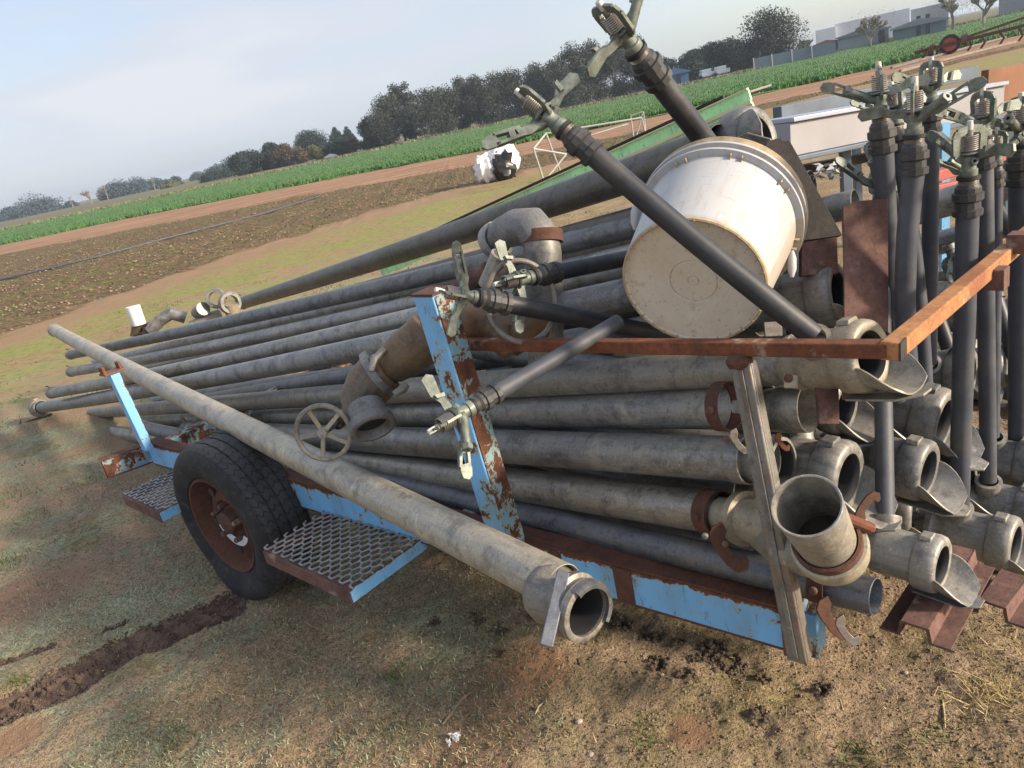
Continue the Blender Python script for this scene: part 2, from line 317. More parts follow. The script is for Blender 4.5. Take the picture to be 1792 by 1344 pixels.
def npmesh(name,V,Fc,mat,smooth=False,attrs=None,off=(0,0,0)):
    V=np.asarray(V,dtype=np.float32)-np.array(off,dtype=np.float32); Fc=np.asarray(Fc,dtype=np.int32); k=Fc.shape[1]
    me=bpy.data.meshes.new(name); me.vertices.add(len(V)); me.vertices.foreach_set('co',V.ravel())
    me.loops.add(Fc.size); me.loops.foreach_set('vertex_index',Fc.ravel()); me.polygons.add(len(Fc))
    me.polygons.foreach_set('loop_start',np.arange(0,Fc.size,k,dtype=np.int32)); me.polygons.foreach_set('loop_total',np.full(len(Fc),k,dtype=np.int32))
    if smooth: me.polygons.foreach_set('use_smooth',np.ones(len(Fc),dtype=bool))
    me.materials.append(MAT[mat]); me.update(calc_edges=True)
    for kx,a in (attrs or {}).items():
        at=me.attributes.new(kx,'FLOAT','POINT'); at.data.foreach_set('value',np.asarray(a,dtype=np.float32))
    o=bpy.data.objects.new(name,me); sc.collection.objects.link(o); o.location=off; return o
# numpy value noise
_pt=RNG.random((256,256)).astype(np.float32)
def vn(x,y):
    xi=np.floor(x).astype(int); yi=np.floor(y).astype(int); fx=x-xi; fy=y-yi; fx=fx*fx*(3-2*fx); fy=fy*fy*(3-2*fy)
    a=_pt[xi%256,yi%256];b=_pt[(xi+1)%256,yi%256];c=_pt[xi%256,(yi+1)%256];d=_pt[(xi+1)%256,(yi+1)%256]
    return (a*(1-fx)+b*fx)*(1-fy)+(c*(1-fx)+d*fx)*fy
def fbm(x,y,o=4):
    r=0;a=0.5
    for i in range(o): r=r+a*vn(x*2**i+i*17.3,y*2**i+i*9.1); a*=0.5
    return r
# ---------------------------------------------------------------- ground
BX=np.array([-3000,-60,-30,-22,-12,-7.2,-6.4,-4.9,-2.9,0.4,6,13,26,60,3000.])
YEL=np.array([-80,-20,-5,-2,2,7.0,8.6,11.9,14.6,17.5,20.5,24.5,28,30,30.])
BRN=np.array([-60,-10,0,3,7,11.5,13.1,15.7,18.0,20.2,23.0,26.4,30.0,34,34.])
TRK=np.array([60,50,40,36.5,33.5,32.2,31.8,30.6,29.4,27.8,27.3,27.8,31.5,38,38.])
CRN=np.array([75,62,49.5,49,45,43,42.7,41.6,40.4,38.6,36.2,34.8,39.0,46,46.])
CRF=np.array([110,92,92,94,97,99,99,100,100,101,100,98,92,104,110.])
def band(x,y):
    cur=[np.interp(x,BX,c) for c in (YEL,BRN,TRK,CRN,CRF)]
    b=np.zeros_like(x); prev=cur[0]-9
    allc=[prev]+cur
    for i in range(len(allc)-1):
        lo,hi=allc[i],allc[i+1]; hi=np.maximum(hi,lo+0.3); b=b+np.clip((y-lo)/(hi-lo),0,1)
    return b+np.clip((y-allc[-1])/200,0,1)
MUDA=[(Vector(G(-60,1275)),Vector(G(120,1190)),Vector(G(250,1120)),Vector(G(385,1062)))]
def segdist(x,y,a,b):
    dx,dy=b.x-a.x,b.y-a.y; l2=dx*dx+dy*dy; t=np.clip(((x-a.x)*dx+(y-a.y)*dy)/l2,0,1)
    return np.hypot(x-a.x-t*dx,y-a.y-t*dy), t
def height(x,y):
    d=np.hypot(x,y-1); near=np.clip(1-(d-3)/8,0,1)
    h=(fbm(x*0.9,y*0.9,3)-0.44)*0.05
    b=band(x,y); rough=np.exp(-((b-2.5)/0.7)**2)
    h=h+rough*(fbm(x*2.6,y*2.6,4)-0.45)*0.22*np.clip((y-6)/6,0,1)
    h=h+near*((fbm(x*9,y*9,4)-0.46)*0.035+(vn(x*60,y*60)-0.5)*0.006+(vn(x*130,y*130)-0.5)*0.004)
    h=h+np.clip((d-60)/400,0,1)*fbm(x/200,y/200,2)*1.0
    mud=np.zeros_like(x); lug=np.zeros_like(x)
    for path in MUDA:
        for i in range(len(path)-1):
            ds,t=segdist(x,y,path[i],path[i+1]); mud=np.maximum(mud,np.clip(1.6-ds/0.080,0,1))
    # rut to the left of the main one
    a,b2=G(0,1160),G(215,1090); ds,t=segdist(x,y,a,b2); mud=np.maximum(mud,0.6*np.clip(1.2-ds/0.035,0,1)*(fbm(x*12,y*12,2)>0.30))
    mudn=np.clip(mud*1.5-fbm(x*14,y*14,3)*0.7,0,1)
    ux,uy=(x*0.96+y*0.28),(x*-0.28+y*0.96)
    st=np.abs(((ux*11+np.abs(((uy*7)%1)-.5)*2)%1)-0.5); lug=np.clip((st-0.34)*8,0,1)
    h=h-mudn*0.024+mudn*lug*0.026+mudn*(vn(x*45,y*45)-0.5)*0.008
    # clods and scuffed trench beside the rail
    cl=np.zeros_like(x)
    for (px,py,r) in ((1085,1095,.055),(1140,1112,.06),(1190,1135,.05),(1240,1150,.08),(1290,1165,.06),(1340,1190,.04),(880,1105,.05),(840,1080,.06),(930,1085,.05),(1010,1165,.03),(1200,1190,.04),(1150,1165,.05),(870,1150,.04),(760,1090,.03),(1440,1215,.04),(1330,1260,.04),(1070,1080,.04)):
        g=G(px,py); ds=np.hypot(x-g.x,y-g.y); cl=np.maximum(cl,np.clip(1.25-ds/r,0,1)*(fbm(x*30,y*30,3)*2.0))
    cl=np.clip(cl-0.45,0,1)*near
    h=h+cl*(vn(x*70,y*70)-0.45)*0.05
    return h, mudn, np.clip(cl*1.6,0,1), b
def axis(lo,hi,step,far):
    c=list(np.arange(lo,hi+step/2,step)); g=step; a=hi; up=[]
    while a<far: g*=1.045; a+=g; up.append(a)
    g=step; a=lo; dn=[]
    while a>-far: g*=1.045; a-=g; dn.append(a)
    return np.array(dn[::-1]+c+up)
gx=axis(-2.6,2.3,0.010,2500); gy=axis(0.75,4.0,0.010,2500)
gy=gy[gy>-40]; X,Y=np.meshgrid(gx,gy); Z,MUD,CLOD,BAND=height(X,Y)
nx,ny=len(gx),len(gy); V=np.stack([X.ravel(),Y.ravel(),Z.ravel()],1)
ii=np.arange(nx*ny).reshape(ny,nx); Fq=np.stack([ii[:-1,:-1].ravel(),ii[:-1,1:].ravel(),ii[1:,1:].ravel(),ii[1:,:-1].ravel()],1)
n=NM('earth')
ob=n.tc.outputs['Object']
big=n.noise(0.55,5,0.6); mid=n.noise(3.2,6,0.65); fine=n.noise(26,5,0.7); vf=n.noise(120,4,0.7); hf=n.noise(420,2,0.6)
soil=n.mix(n.ramp(mid,[(0.35,0),(0.65,1)]),(0.25,0.175,0.118),(0.40,0.29,0.195))
soil=n.mix(n.ramp(big,[(0.55,0),(0.68,0.7)]),soil,(0.30,0.18,0.10))
turf=n.mix(n.ramp(fine,[(0.35,0),(0.65,1)]),(0.135,0.122,0.055),(0.31,0.26,0.13))
grn=n.mix(n.ramp(fine,[(0.35,0),(0.65,1)]),(0.22,0.242,0.155),(0.42,0.445,0.31))
sxyz=n.n('ShaderNodeSeparateXYZ'); n.l(ob,sxyz.inputs[0])
sunlit_gold=n.mix(n.ramp(fine,[(0.35,0),(0.65,1)]),(0.15,0.105,0.045),(0.42,0.29,0.13)); rf=n.n('ShaderNodeMapRange'); rf.inputs['From Min'].default_value=0.15; rf.inputs['From Max'].default_value=0.9; n.l(sxyz.outputs['X'],rf.inputs['Value']); turf=n.mix(n.math('MULTIPLY',rf.outputs[0],n.ramp(n.noise(4.5,5,0.7),[(0.42,0),(0.56,0.8)])),turf,sunlit_gold)  # warm sunlight on the right of the yard, painted into the turf
# greener moss towards the left of the yard
lf=n.n('ShaderNodeMapRange'); lf.inputs['From Min'].default_value=0.1; lf.inputs['From Max'].default_value=-0.6; n.l(sxyz.outputs['X'],lf.inputs['Value'])
turf=n.mix(n.math('MULTIPLY',lf.outputs[0],n.ramp(n.noise(2.4,6,0.7),[(0.36,0),(0.50,1)])),turf,grn)
yard=n.mix(n.ramp(n.math('ADD',n.noise(1.6,9,0.74),n.math('MULTIPLY',fine,0.16)),[(0.50,1),(0.62,0)]),soil,turf)
yard=n.mix(n.ramp(vf,[(0.40,0.75),(0.52,0)]),yard,(0.07,0.053,0.032)); yard=n.mix(n.ramp(n.noise(55,5,0.8),[(0.54,0),(0.64,0.65)]),yard,(0.46,0.36,0.22)); yard=n.mix(n.ramp(hf,[(0.58,0),(0.70,0.6)]),yard,(0.5,0.42,0.28))
# band 1: mown yellow-green strip with tan dirt, band 2 brown clods, 3 orange track, 4 crop soil
b=n.attr('band'); bw=n.math('ADD',b,n.math('MULTIPLY',n.math('SUBTRACT',n.noise(0.9,6,0.7),0.5),0.9)); bs=n.math('ADD',b,n.math('MULTIPLY',n.math('SUBTRACT',n.noise(0.6,5,0.6,'Object',(0.3,1,1)),0.5),0.16))
yel=n.mix(n.ramp(n.noise(1.7,8,0.75,'Object',(0.35,1.2,1)),[(0.44,0),(0.54,1)]),(0.32,0.22,0.13),(0.26,0.27,0.09)); yel=n.mix(n.ramp(n.noise(14,5,0.75,'Object',(0.5,1,1)),[(0.38,0.6),(0.5,0)]),yel,(0.11,0.10,0.04))
tan=n.mix(n.ramp(mid,[(0.35,0),(0.65,1)]),(0.33,0.20,0.13),(0.26,0.20,0.11))
brn=n.mix(n.ramp(n.noise(7,7,0.75),[(0.42,0),(0.62,1)]),(0.075,0.058,0.028),(0.24,0.155,0.095)); brn=n.mix(n.ramp(n.noise(1.1,5,0.7,'Object',(0.35,1,1)),[(0.52,0),(0.66,0.7)]),brn,(0.13,0.15,0.045))
org=n.mix(n.ramp(n.noise(1.6,5,0.6,'Object',(0.12,1.6,1)),[(0.4,0),(0.6,1)]),(0.38,0.23,0.145),(0.23,0.135,0.085))
def st(x,a,b_): return n.ramp(n.math('MULTIPLY',x,1/7.0),[(a/7,0),(b_/7,1)])
c=n.mix(st(bw,0.15,0.75),yard,yel); c=n.mix(st(bw,1.15,1.5),c,tan); c=n.mix(st(bw,1.85,2.0),c,brn); c=n.mix(st(bs,2.98,3.02),c,org); c=n.mix(st(bs,3.97,4.0),c,(0.04,0.06,0.02)); c=n.mix(st(bs,4.98,5.05),c,(0.15,0.14,0.085))
c=n.mix(n.attr('clod'),c,(0.07,0.053,0.036))
def gauss(ax,ay,bx,by,r):   # smooth spot between two ground points
    A=Vector((ax,ay,0)); 
    vm=n.n('ShaderNodeVectorMath'); vm.operation='DISTANCE'; vm.inputs[1].default_value=A; n.l(ob,vm.inputs[0]); return n.math('ADD',vm.outputs['Value'],n.math('MULTIPLY',n.math('SUBTRACT',mid,0.5),r*1.3))
for (px,py,r,cc) in ((920,1180,0.11,(0.36,0.20,0.115)),(860,1250,0.10,(0.24,0.15,0.10)),(830,1330,0.13,(0.25,0.16,0.11)),(1215,1290,0.05,(0.27,0.16,0.10)),(60,1040,0.22,(0.30,0.19,0.13)),(30,1290,0.08,(0.27,0.17,0.11))):
    g=G(px,py); c=n.mix(n.ramp(gauss(g.x,g.y,0,0,r),[(max(0,r*0.8),0.9),(r*1.5,0)]),c,cc)
c=n.mix(n.ramp(n.attr('mud'),[(0.1,0),(0.45,1)]),c,n.mix(n.ramp(fine,[(0.4,0),(0.6,1)]),(0.105,0.072,0.058),(0.18,0.128,0.10)))
n.col(c); n.rough(0.95); n.b.inputs['Specular IOR Level'].default_value=0.15
n.bump(n.mix(0.5,vf,fine),1.0,0.018); MAT['earth']=n.m
ground=npmesh('ground',V,Fq,'earth',True,{'mud':MUD.ravel(),'clod':CLOD.ravel(),'band':BAND.ravel()}); tag(ground,None,None,kind='structure')
def gh(x,y):
    return height(np.atleast_1d(np.float64(x)),np.atleast_1d(np.float64(y)))[0]
# blades / scatter
def blades(name,xs,ys,h,wd,mat,lean=0.6,zoff=-0.002):
    nB=len(xs); z=gh(xs,ys)+zoff; a=RNG.uniform(0,6.283,nB); hh=h*RNG.uniform(0.4,1.2,nB); ww=wd*RNG.uniform(0.6,1.3,nB)
    la=RNG.uniform(0,6.283,nB); ll=hh*lean*RNG.uniform(0.2,1.4,nB)
    B=np.stack([xs,ys,z],1); s=np.stack([np.cos(a)*ww/2,np.sin(a)*ww/2,0*a],1); T=B+np.stack([np.cos(la)*ll,np.sin(la)*ll,hh],1)
    V=np.stack([B-s,B+s,T],1).reshape(-1,3); F=np.arange(nB*3).reshape(-1,3); return npmesh(name,V,F,mat)
def near_pts(nB,cond=None,xr=(-2.6,2.3),yr=(0.75,4.2),pw=1.6):
    x=RNG.uniform(xr[0],xr[1],nB*2); y=yr[0]+(yr[1]-yr[0])*RNG.random(nB*2)**pw
    k=np.abs(x)<y*0.95+0.5; x,y=x[k],y[k]
    keep=cond(x,y) if cond else np.ones(len(x),bool); return x[keep][:nB],y[keep][:nB]
mk=lambda x,y:(fbm(x*2.2,y*2.2,4)>0.42+0.08*RNG.random(len(x)))&(height(x,y)[1]<0.15)
x_,y_=near_pts(85000,lambda x,y: mk(x,y)&((x>-0.3)|(fbm(x*3,y*3,2)>0.42)))
tag(blades('dry_grass',x_,y_,0.015,0.0036,'turf_leaf',1.5),'short dry matted grass covering the yard around the trailer','grass',kind='stuff')
x_,y_=near_pts(80000,lambda x,y: mk(x,y)&(x<0.2-0.35*RNG.random(len(x))+fbm(x*2,y*2)-0.5))
tag(blades('moss',x_,y_,0.011,0.005,'turf_green',1.4),'short grey-green moss in the shaded yard left of the wheel','moss',kind='stuff')
x_,y_=near_pts(16000,lambda x,y: mk(x,y)&(fbm(x*3.3+9,y*3.3)>0.52),xr=(-6,6),yr=(3.0,11),pw=1.0)
tag(blades('weeds',x_,y_,0.035,0.010,'weed_leaf',0.9),'low green weeds scattered beyond the trailer','weeds',kind='stuff')
# ---- crop field
nB=170000; yy=36+64*RNG.random(nB)**1.7; xx=RNG.uniform(-1,1,nB)*(yy*0.95)+0
bb=band(xx,yy); k=(bb>4.0)&(bb<5.0); xx,yy=xx[k],yy[k]
row=np.round((yy+0.06*xx)/0.9)*0.9-0.06*xx; yy=np.where(RNG.random(len(xx))<0.75,row+RNG.normal(0,0.12,len(xx)),yy)
o=blades('crop',xx,yy,0.24,0.13,'crop_leaf',0.5); tag(o,'green cereal crop in drilled rows beyond the dirt track','crop',kind='stuff')
n=NM('crop_floor'); a=n.noise(0.5,5,0.7,'Object',(0.25,2.2,1)); a2=n.noise(5,4,0.7); n.col(n.mix(n.ramp(a2,[(0.35,0),(0.65,1)]),n.mix(n.ramp(a,[(0.4,0),(0.6,1)]),(0.026,0.07,0.018),(0.07,0.15,0.036)),(0.10,0.19,0.05))); n.rough(0.9); n.bump(a2,1.0,0.1); MAT['crop_floor']=n.m
xs_=np.linspace(-150,150,160); vs=[];fs=[]
for i,x in enumerate(xs_):
    y0,y1=np.interp(x,BX,CRN)+0.1,np.interp(x,BX,CRF)
    for k,t in enumerate(np.linspace(0,1,24)):
        y=y0+(y1-y0)*t; vs.append((x,y,gh(x,y)[0]+ (0.02 if k==0 else 0.16)))
for i in range(159):
    for k in range(23): fs.append((i*24+k,(i+1)*24+k,(i+1)*24+k+1,i*24+k+1))
tag(npmesh('crop_base',vs,fs,'crop_floor',True),'dense lower leaves of the green cereal crop','crop',kind='stuff')
# pale grass verge at far side of the crop
xx=RNG.uniform(-110,110,26000); yy=np.interp(xx,BX,CRF)+RNG.uniform(-0.6,5,26000)
leafm('verge_leaf',(0.07,0.09,0.045),(0.14,0.15,0.085),(0.20,0.20,0.12))
tag(blades('verge_grass',xx,yy,0.45,0.22,'verge_leaf',0.4),'pale rank grass verge along the far edge of the crop','grass',kind='stuff')
# brown strip weeds
nB=14000; yy=RNG.uniform(9,36,nB); xx=RNG.uniform(-1,1,nB)*yy*0.9; bb=band(xx,yy); k=(bb>2.0)&(bb<3.0)&(fbm(xx*0.5,yy*1.2,3)>0.45); 
tag(blades('strip_weeds',xx[k],yy[k],0.06,0.045,'weed_leaf',0.8),'straggly weeds on the rough brown strip','weeds',kind='stuff')
# clods in the brown strip: stuff
def lumps(name,xs,ys,r,mat,flat=0.6):
    ico=[(0,0,1),(0.9,0,0.1),(0.28,0.85,0.1),(-0.73,0.53,0),(-0.73,-0.53,0.1),(0.28,-0.85,0),(0,0,-0.6)]
    fi=[(0,1,2),(0,2,3),(0,3,4),(0,4,5),(0,5,1),(6,2,1),(6,3,2),(6,4,3),(6,5,4),(6,1,5)]
    nB=len(xs); z=gh(xs,ys); rr=r*RNG.uniform(0.4,1.3,nB)
    I=np.array(ico)[None]*rr[:,None,None]*(1+RNG.uniform(-0.3,0.3,(nB,7,3))); I[:,:,2]*=flat
    a=RNG.uniform(0,6.28,nB); c_,s_=np.cos(a)[:,None],np.sin(a)[:,None]
    V=np.stack([I[:,:,0]*c_-I[:,:,1]*s_+xs[:,None],I[:,:,0]*s_+I[:,:,1]*c_+ys[:,None],I[:,:,2]+z[:,None]],2).reshape(-1,3)
    F=(np.array(fi)[None]+(np.arange(nB)*7)[:,None,None]).reshape(-1,3); return npmesh(name,V,F,mat)
leafm('clod_soil',(0.09,0.066,0.044),(0.18,0.135,0.09),(0.27,0.21,0.15))
yy=RNG.uniform(9,34,16000); xx=RNG.uniform(-1,1,16000)*yy*0.9; bb=band(xx,yy); k=(bb>1.95)&(bb<3.0)
tag(lumps('soil_clods',xx[k],yy[k],0.036,'clod_soil'),'turned earth clods on the rough brown strip','soil',kind='stuff')
x_,y_=near_pts(42000); tag(lumps('yard_crumbs',x_,y_,0.0046,'clod_soil'),'crumbs of soil and grit on the yard','soil',kind='stuff')
cond=lambda x,y:(height(x,y)[2]>0.15)|((height(x,y)[1]>0.05)&(height(x,y)[1]<0.45))
x_,y_=near_pts(160000,cond); x_,y_=x_[:6000],y_[:6000]; 
tag(lumps('dark_clods',x_,y_,0.007,'mud_dark',0.8),'dark wet clods kicked up along the ruts','soil',kind='stuff')
# ---------------------------------------------------------------- trees
def leaves(centers,radii,nper,size,squash=0.8,droop=0.0):
    Vs=[]
    for c,r in zip(centers,radii):
        m_=int(nper*(r**2)); 
        d=RNG.normal(size=(m_,3)); d/=np.linalg.norm(d,axis=1)[:,None]; d*=(RNG.random(m_)**0.45)[:,None]*r; d[:,2]*=squash
        if droop: d[:,2]-=droop*RNG.random(m_)*r
        c3=np.array(c)+d; s=size*RNG.uniform(0.5,1.3,m_)[:,None,None]
        T=RNG.normal(size=(m_,3,3)); T/=np.linalg.norm(T,axis=2)[:,:,None]; Vs.append(c3[:,None,:]+T*s)
    V=np.concatenate(Vs).reshape(-1,3); return V,np.arange(len(V)).reshape(-1,3)
def tree(px,top_y,wpx,D,kind,label,cat='tree',group='trees beyond the crop',topx=None):
    hy=378.9-0.2126*px; d=ray(px,hy); dd=Vector((d.x,d.y,0)); L_=dd.length; base=Vector((d.x,d.y,0))/L_*D; base.z=0.0
    d2=ray(px,top_y); Ht=CAMH+d2.z/math.hypot(d2.x,d2.y)*D; W=wpx/FPX*D*(1.5 if kind in('gum','ever') else 1.15)
    Ht=max(Ht,1.5)
    name={'gum':'gum_tree','ever':'evergreen_tree','far':'distant_tree','olive':'olive_green_tree','brown':'autumn_tree','bare':'bare_tree','conifer':'conifer_tree','poplar':'bare_poplar','bush':'bush'}[kind]
    t=thing(name,label,cat,base,group)
    tr=MB(); lm={'gum':'leaf_gum','ever':'leaf_dark','far':'leaf_hazed','olive':'leaf_olive','brown':'leaf_brown','bare':'twig_grey','conifer':'leaf_dark','poplar':'twig_grey','bush':'leaf_olive'}[kind]
    R=W/2; sz=max(0.20,D/1300*1.5)
    if kind in('bare','poplar'):
        def br(p,d_,l,r,dep):
            q=p+d_*l; tr.tube([p,p+d_*l*0.5+Vector((random.uniform(-.05,.05),random.uniform(-.05,.05),0))*l,q],[r,max(.05,r*0.8),max(.04,r*0.6)],5,False)
            if dep==0: return
            for k in range(4 if dep>1 else 5):
                sprd=0.35 if kind=='poplar' else 0.75
                nd=(d_+Vector((random.uniform(-1,1),random.uniform(-1,1),random.uniform(-0.2,0.7)))*sprd).normalized(); br(p+d_*l*random.uniform(0.45,1),nd,l*random.uniform(0.55,0.8),r*0.62,dep-1)
        if kind=='bare': br(base.copy(),Vector((0,0,1)),Ht*0.36,max(0.18,Ht*0.02),4)
        else:
            tr.tube([base,base+Vector((0,0,Ht))],[0.15,0.04],6,False)
            for k in range(26):
                z=Ht*random.uniform(0.25,0.95); a=random.uniform(0,6.28); tr.tube([base+Vector((0,0,z)),base+Vector((math.cos(a)*R*0.6,math.sin(a)*R*0.6,z+Ht*0.15))],[0.05,0.02],4,False)
        tr.build('branches','bark_pale',t); 
        if kind=='bare':
            V,F=leaves([(base.x,base.y,Ht*0.62)],[R],2600/max(R*R,1),sz*0.24,min(1.0,Ht*0.38/max(R,0.1))); o=npmesh('twigs',V,F,lm,off=tuple(base)); o.parent=t; o.location=(0,0,0)
        return t
    cs=[];rs=[]
    if kind=='conifer':
        for k in range(9):
            z=Ht*(0.12+0.85*k/8); cs.append((base.x,base.y,z)); rs.append(max(0.3,R*(1-0.85*k/8)))
    else:
        low=0.10 if kind=='gum' else 0.06
        nC=24 if kind in('gum','ever') else 14
        for k in range(nC):
            a=random.uniform(0,6.28); z=Ht*random.uniform(low,0.86); prof=math.sin(math.pi*min(1,max(0.12,(z/Ht-low)/(1-low)*0.8+0.22)))
            rr=R*random.uniform(0.2,0.85)*prof; r=R*random.uniform(0.28,0.5)
            if z+r*0.8>Ht: z=Ht-r*0.8
            cs.append((base.x+math.cos(a)*rr,base.y+math.sin(a)*rr,z)); rs.append(r)
        cs.append((base.x,base.y,Ht-R*0.38)); rs.append(R*0.42); cs.append((base.x,base.y,Ht*0.5)); rs.append(R*0.6)
    tr.tube([base-Vector((0,0,0.3)),base+Vector((random.uniform(-.2,.2),0,Ht*0.4)),base+Vector((random.uniform(-.4,.4),0,Ht*0.8))],[max(0.18,Ht*0.022),max(0.14,Ht*0.016),0.06],8,False)
    for c_ in cs[:8]:
        a=base+Vector((0,0,Ht*0.3)); tr.tube([a,(a+Vector(c_))/2+Vector((0,0,-0.2)),Vector(c_)],[Ht*0.01,Ht*0.008,Ht*0.004],5,False)
    tr.build('trunk','bark_pale' if kind=='gum' else 'bark',t)
    den={'gum':150,'ever':200,'conifer':170,'far':150}.get(kind,170)
    tot=sum(r*r for r in rs); nper=min(den*3.2,15000/max(tot,0.1)); 
    V,F=leaves(cs,rs,nper,sz*(1.0 if kind!='gum' else 0.9),0.85,0.5 if kind=='gum' else 0.1)
    V[:,2]=np.maximum(V[:,2],0.1)
    o=npmesh('crown',V,F,lm,off=tuple(base)); o.parent=t; o.location=(0,0,0); return t
TR=[ # px, top_y, width px, distance, kind, label
(18,364,40,330,'far','hazy blue tree at the very left edge of the skyline'),
(62,348,80,300,'far','broad hazy blue tree clump, second from the left edge'),
(122,362,26,290,'far','small hazy tree just left of the bare orchard tree'),
(157,327,48,240,'bare','large pale bare tree with twiggy round crown on the far left skyline'),
(124,344,10,250,'poplar','lone thin bare poplar left of the pale bare tree'),
(186,322,10,250,'poplar','slim bare poplar immediately right of the pale bare tree'),
(208,318,60,280,'far','left dark pine of the blue clump behind the bare poplars'),
(242,313,56,280,'far','middle dark pine of the blue clump on the left skyline'),
(272,316,40,280,'far','right dark pine of the blue clump on the left skyline'),
(268,308,9,240,'poplar','bare poplar rising over the right end of the blue clump'),
(297,322,30,230,'olive','low olive tree beside the white roofed sheds on the left'),
(306,308,20,250,'far','small round hazy tree right of the low olive tree'),
(345,306,34,300,'far','low hazy tree between the sheds and the dark bushy tree'),
(383,290,44,300,'far','hazy blue tree behind the low dark bushy tree'),
(374,300,40,170,'ever','low dark bushy tree, first near tree from the left'),
(430,262,44,150,'ever','dark rounded tree standing alone left of the autumn trees'),
(452,270,24,160,'bare','thin bare tree right of the lone dark tree'),
(478,247,38,150,'ever','dark evergreen behind the rusty brown tree'),
(500,249,48,145,'brown','rusty brown tree at the left of the mixed tree group'),
(525,256,30,140,'brown','second smaller brown tree next to the yellow tree'),
(550,253,30,135,'olive','yellow-green rounded tree in front of the mixed group'),
(547,224,58,160,'ever','tall dark tree rising behind the yellow-green tree'),
(590,248,36,135,'ever','rounded dark green tree right of the yellow-green tree'),
(592,222,40,165,'conifer','spiky conifer behind the rounded green tree'),
(612,221,34,165,'conifer','second spiky conifer close to the tall wood'),
(618,238,28,135,'brown','small brown-green tree at the foot of the tall wood'),
(646,230,28,132,'olive','yellow leafed small tree at the left foot of the tall wood'),
(655,196,40,130,'gum','low left shoulder tree of the tall gum wood'),
(682,158,58,128,'gum','left end tall gum of the wood'),
(706,138,34,134,'gum','open crowned gum standing higher than its neighbours, left'),
(724,136,26,134,'gum','slender open gum with gaps, beside the higher gum'),
(752,144,60,126,'gum','dense broad gum in the left half of the wood'),
(788,140,54,128,'gum','dense gum fourth from the left end of the wood'),
(814,126,36,132,'gum','open crowned gum near the middle of the wood'),
(838,124,40,128,'gum','gum in the middle of the wood left of the brass sprinkler'),
(872,116,54,128,'gum','gum behind the left spoon of the leaning sprinkler'),
(905,112,52,128,'gum','gum behind the leaning sprinkler head'),
(940,104,54,128,'gum','gum just right of the leaning sprinkler head'),
(980,96,50,126,'gum','gum between the two leaning sprinklers, left'),
(1010,64,50,128,'gum','tall gum between the two leaning sprinklers'),
(1042,60,50,130,'gum','tall gum left of the upper sprinkler head'),
(1078,66,50,130,'gum','gum behind the upper sprinkler head'),
(1112,50,44,132,'gum','highest gum at the right end of the wood'),
(1150,94,46,128,'ever','low dark tree ending the wood, above the blue shed'),
(1212,86,48,126,'ever','leftmost dark round tree of the group right of the blue shed'),
(1246,72,52,128,'ever','middle dark round tree right of the blue shed'),
(1280,64,54,128,'ever','right dark tree touching the big single gum'),
(1318,60,44,120,'gum','lower left limb tree of the big single gum'),
(1352,2,72,118,'gum','big single drooping gum standing above the slate fence'),
(1416,58,30,150,'bare','pale thin bare tree left of the white warehouse'),
(1405,72,26,150,'far','small grey-blue tree at the left end of the warehouse'),
(1522,14,80,100,'bare','bare twiggy tree in front of the white warehouse'),
(1668,-22,72,100,'bare','left of the two bare orchard trees at the top right'),
(1722,-30,80,100,'bare','right of the two bare orchard trees at the top right'),
]
for a in TR: tree(*a)
# ---------------------------------------------------------------- distant buildings
def at(px,py,D):
    d=ray(px,py); k=D/math.hypot(d.x,d.y); return Vector((d.x*k,d.y*k,CAMH+d.z*k))
def shed(name,label,px0,px1,ytop,D,depth,wall,roofm,rise=0.8,doors=(),group=None,D2=None):
    xm=(px0+px1)/2; hy=lambda p:378.9-0.2126*p
    a=at(px0,hy(px0),D); b=at(px1,hy(px1),D2 or D); a.z=b.z=0; ht=at(xm,ytop,D).z
    u=(b-a); L_=u.length; u.normalize(); v=Vector((-u.y,u.x,0))
    if v.dot(a)<0: v=-v
    t=thing(name,label,'building',(a+b)/2,group); wh=ht-rise
    mb=MB(); c=(a+b)/2+v*depth/2; mb.box(c+Vector((0,0,wh/2)),(u,v,Vector((0,0,1))),(L_/2,depth/2,wh/2)); mb.build('wall',wall,t)
    mb=MB(); 
    if rise>0.05:
        mb.prism([(-L_/2-0.3,0),(L_/2+0.3,0),(L_/2+0.3,0.15),(0,rise),(-L_/2-0.3,0.15)],c+Vector((0,0,wh+0.01)),u,Vector((0,0,1)),depth+0.6); mb.build('roof',roofm,t)
    for (f0,f1,h) in doors:
        mb=MB(); p0=a+u*L_*f0; p1=a+u*L_*f1; mb.box((p0+p1)/2-v*0.04+Vector((0,0,h/2)),(u,v,Vector((0,0,1))),((p1-p0).length/2,0.05,h/2)); mb.build('door','window_dark',t)
    return t
shed('blue_shed','blue metal shed with white verandah rail right of the gum wood',1158,1204,118,112,8,'shed_blue','shed_blue',0.9,[(0.55,0.7,2.0)])
shed('blue_shed','smaller blue shed half hidden behind the dark round trees',1228,1278,108,140,8,'shed_blue','shed_blue',0.9,[(0.2,0.35,2.0)])
shed('white_warehouse','big white warehouse block, lower left section',1428,1462,50,150,30,'shed_white','shed_white',0.0)
shed('white_warehouse','tall white warehouse section behind the bare tree',1462,1592,28,151,30,'shed_white','shed_white',0.0)
shed('slate_shed','low slate shed with orange edge below the white warehouse',1426,1466,70,118,10,'shed_slate','shed_rust',0.5)
shed('grey_shed','long grey shed behind the bare twiggy tree',1466,1555,50,112,10,'shed_grey','shed_slate',0.6,[(0.8,0.92,2.2)])
shed('grey_shed','slate open-fronted shed left of the two bare orchard trees',1562,1656,32,104,10,'shed_slate','shed_grey',0.7,[(0.45,0.53,2.3),(0.62,0.7,2.3)])
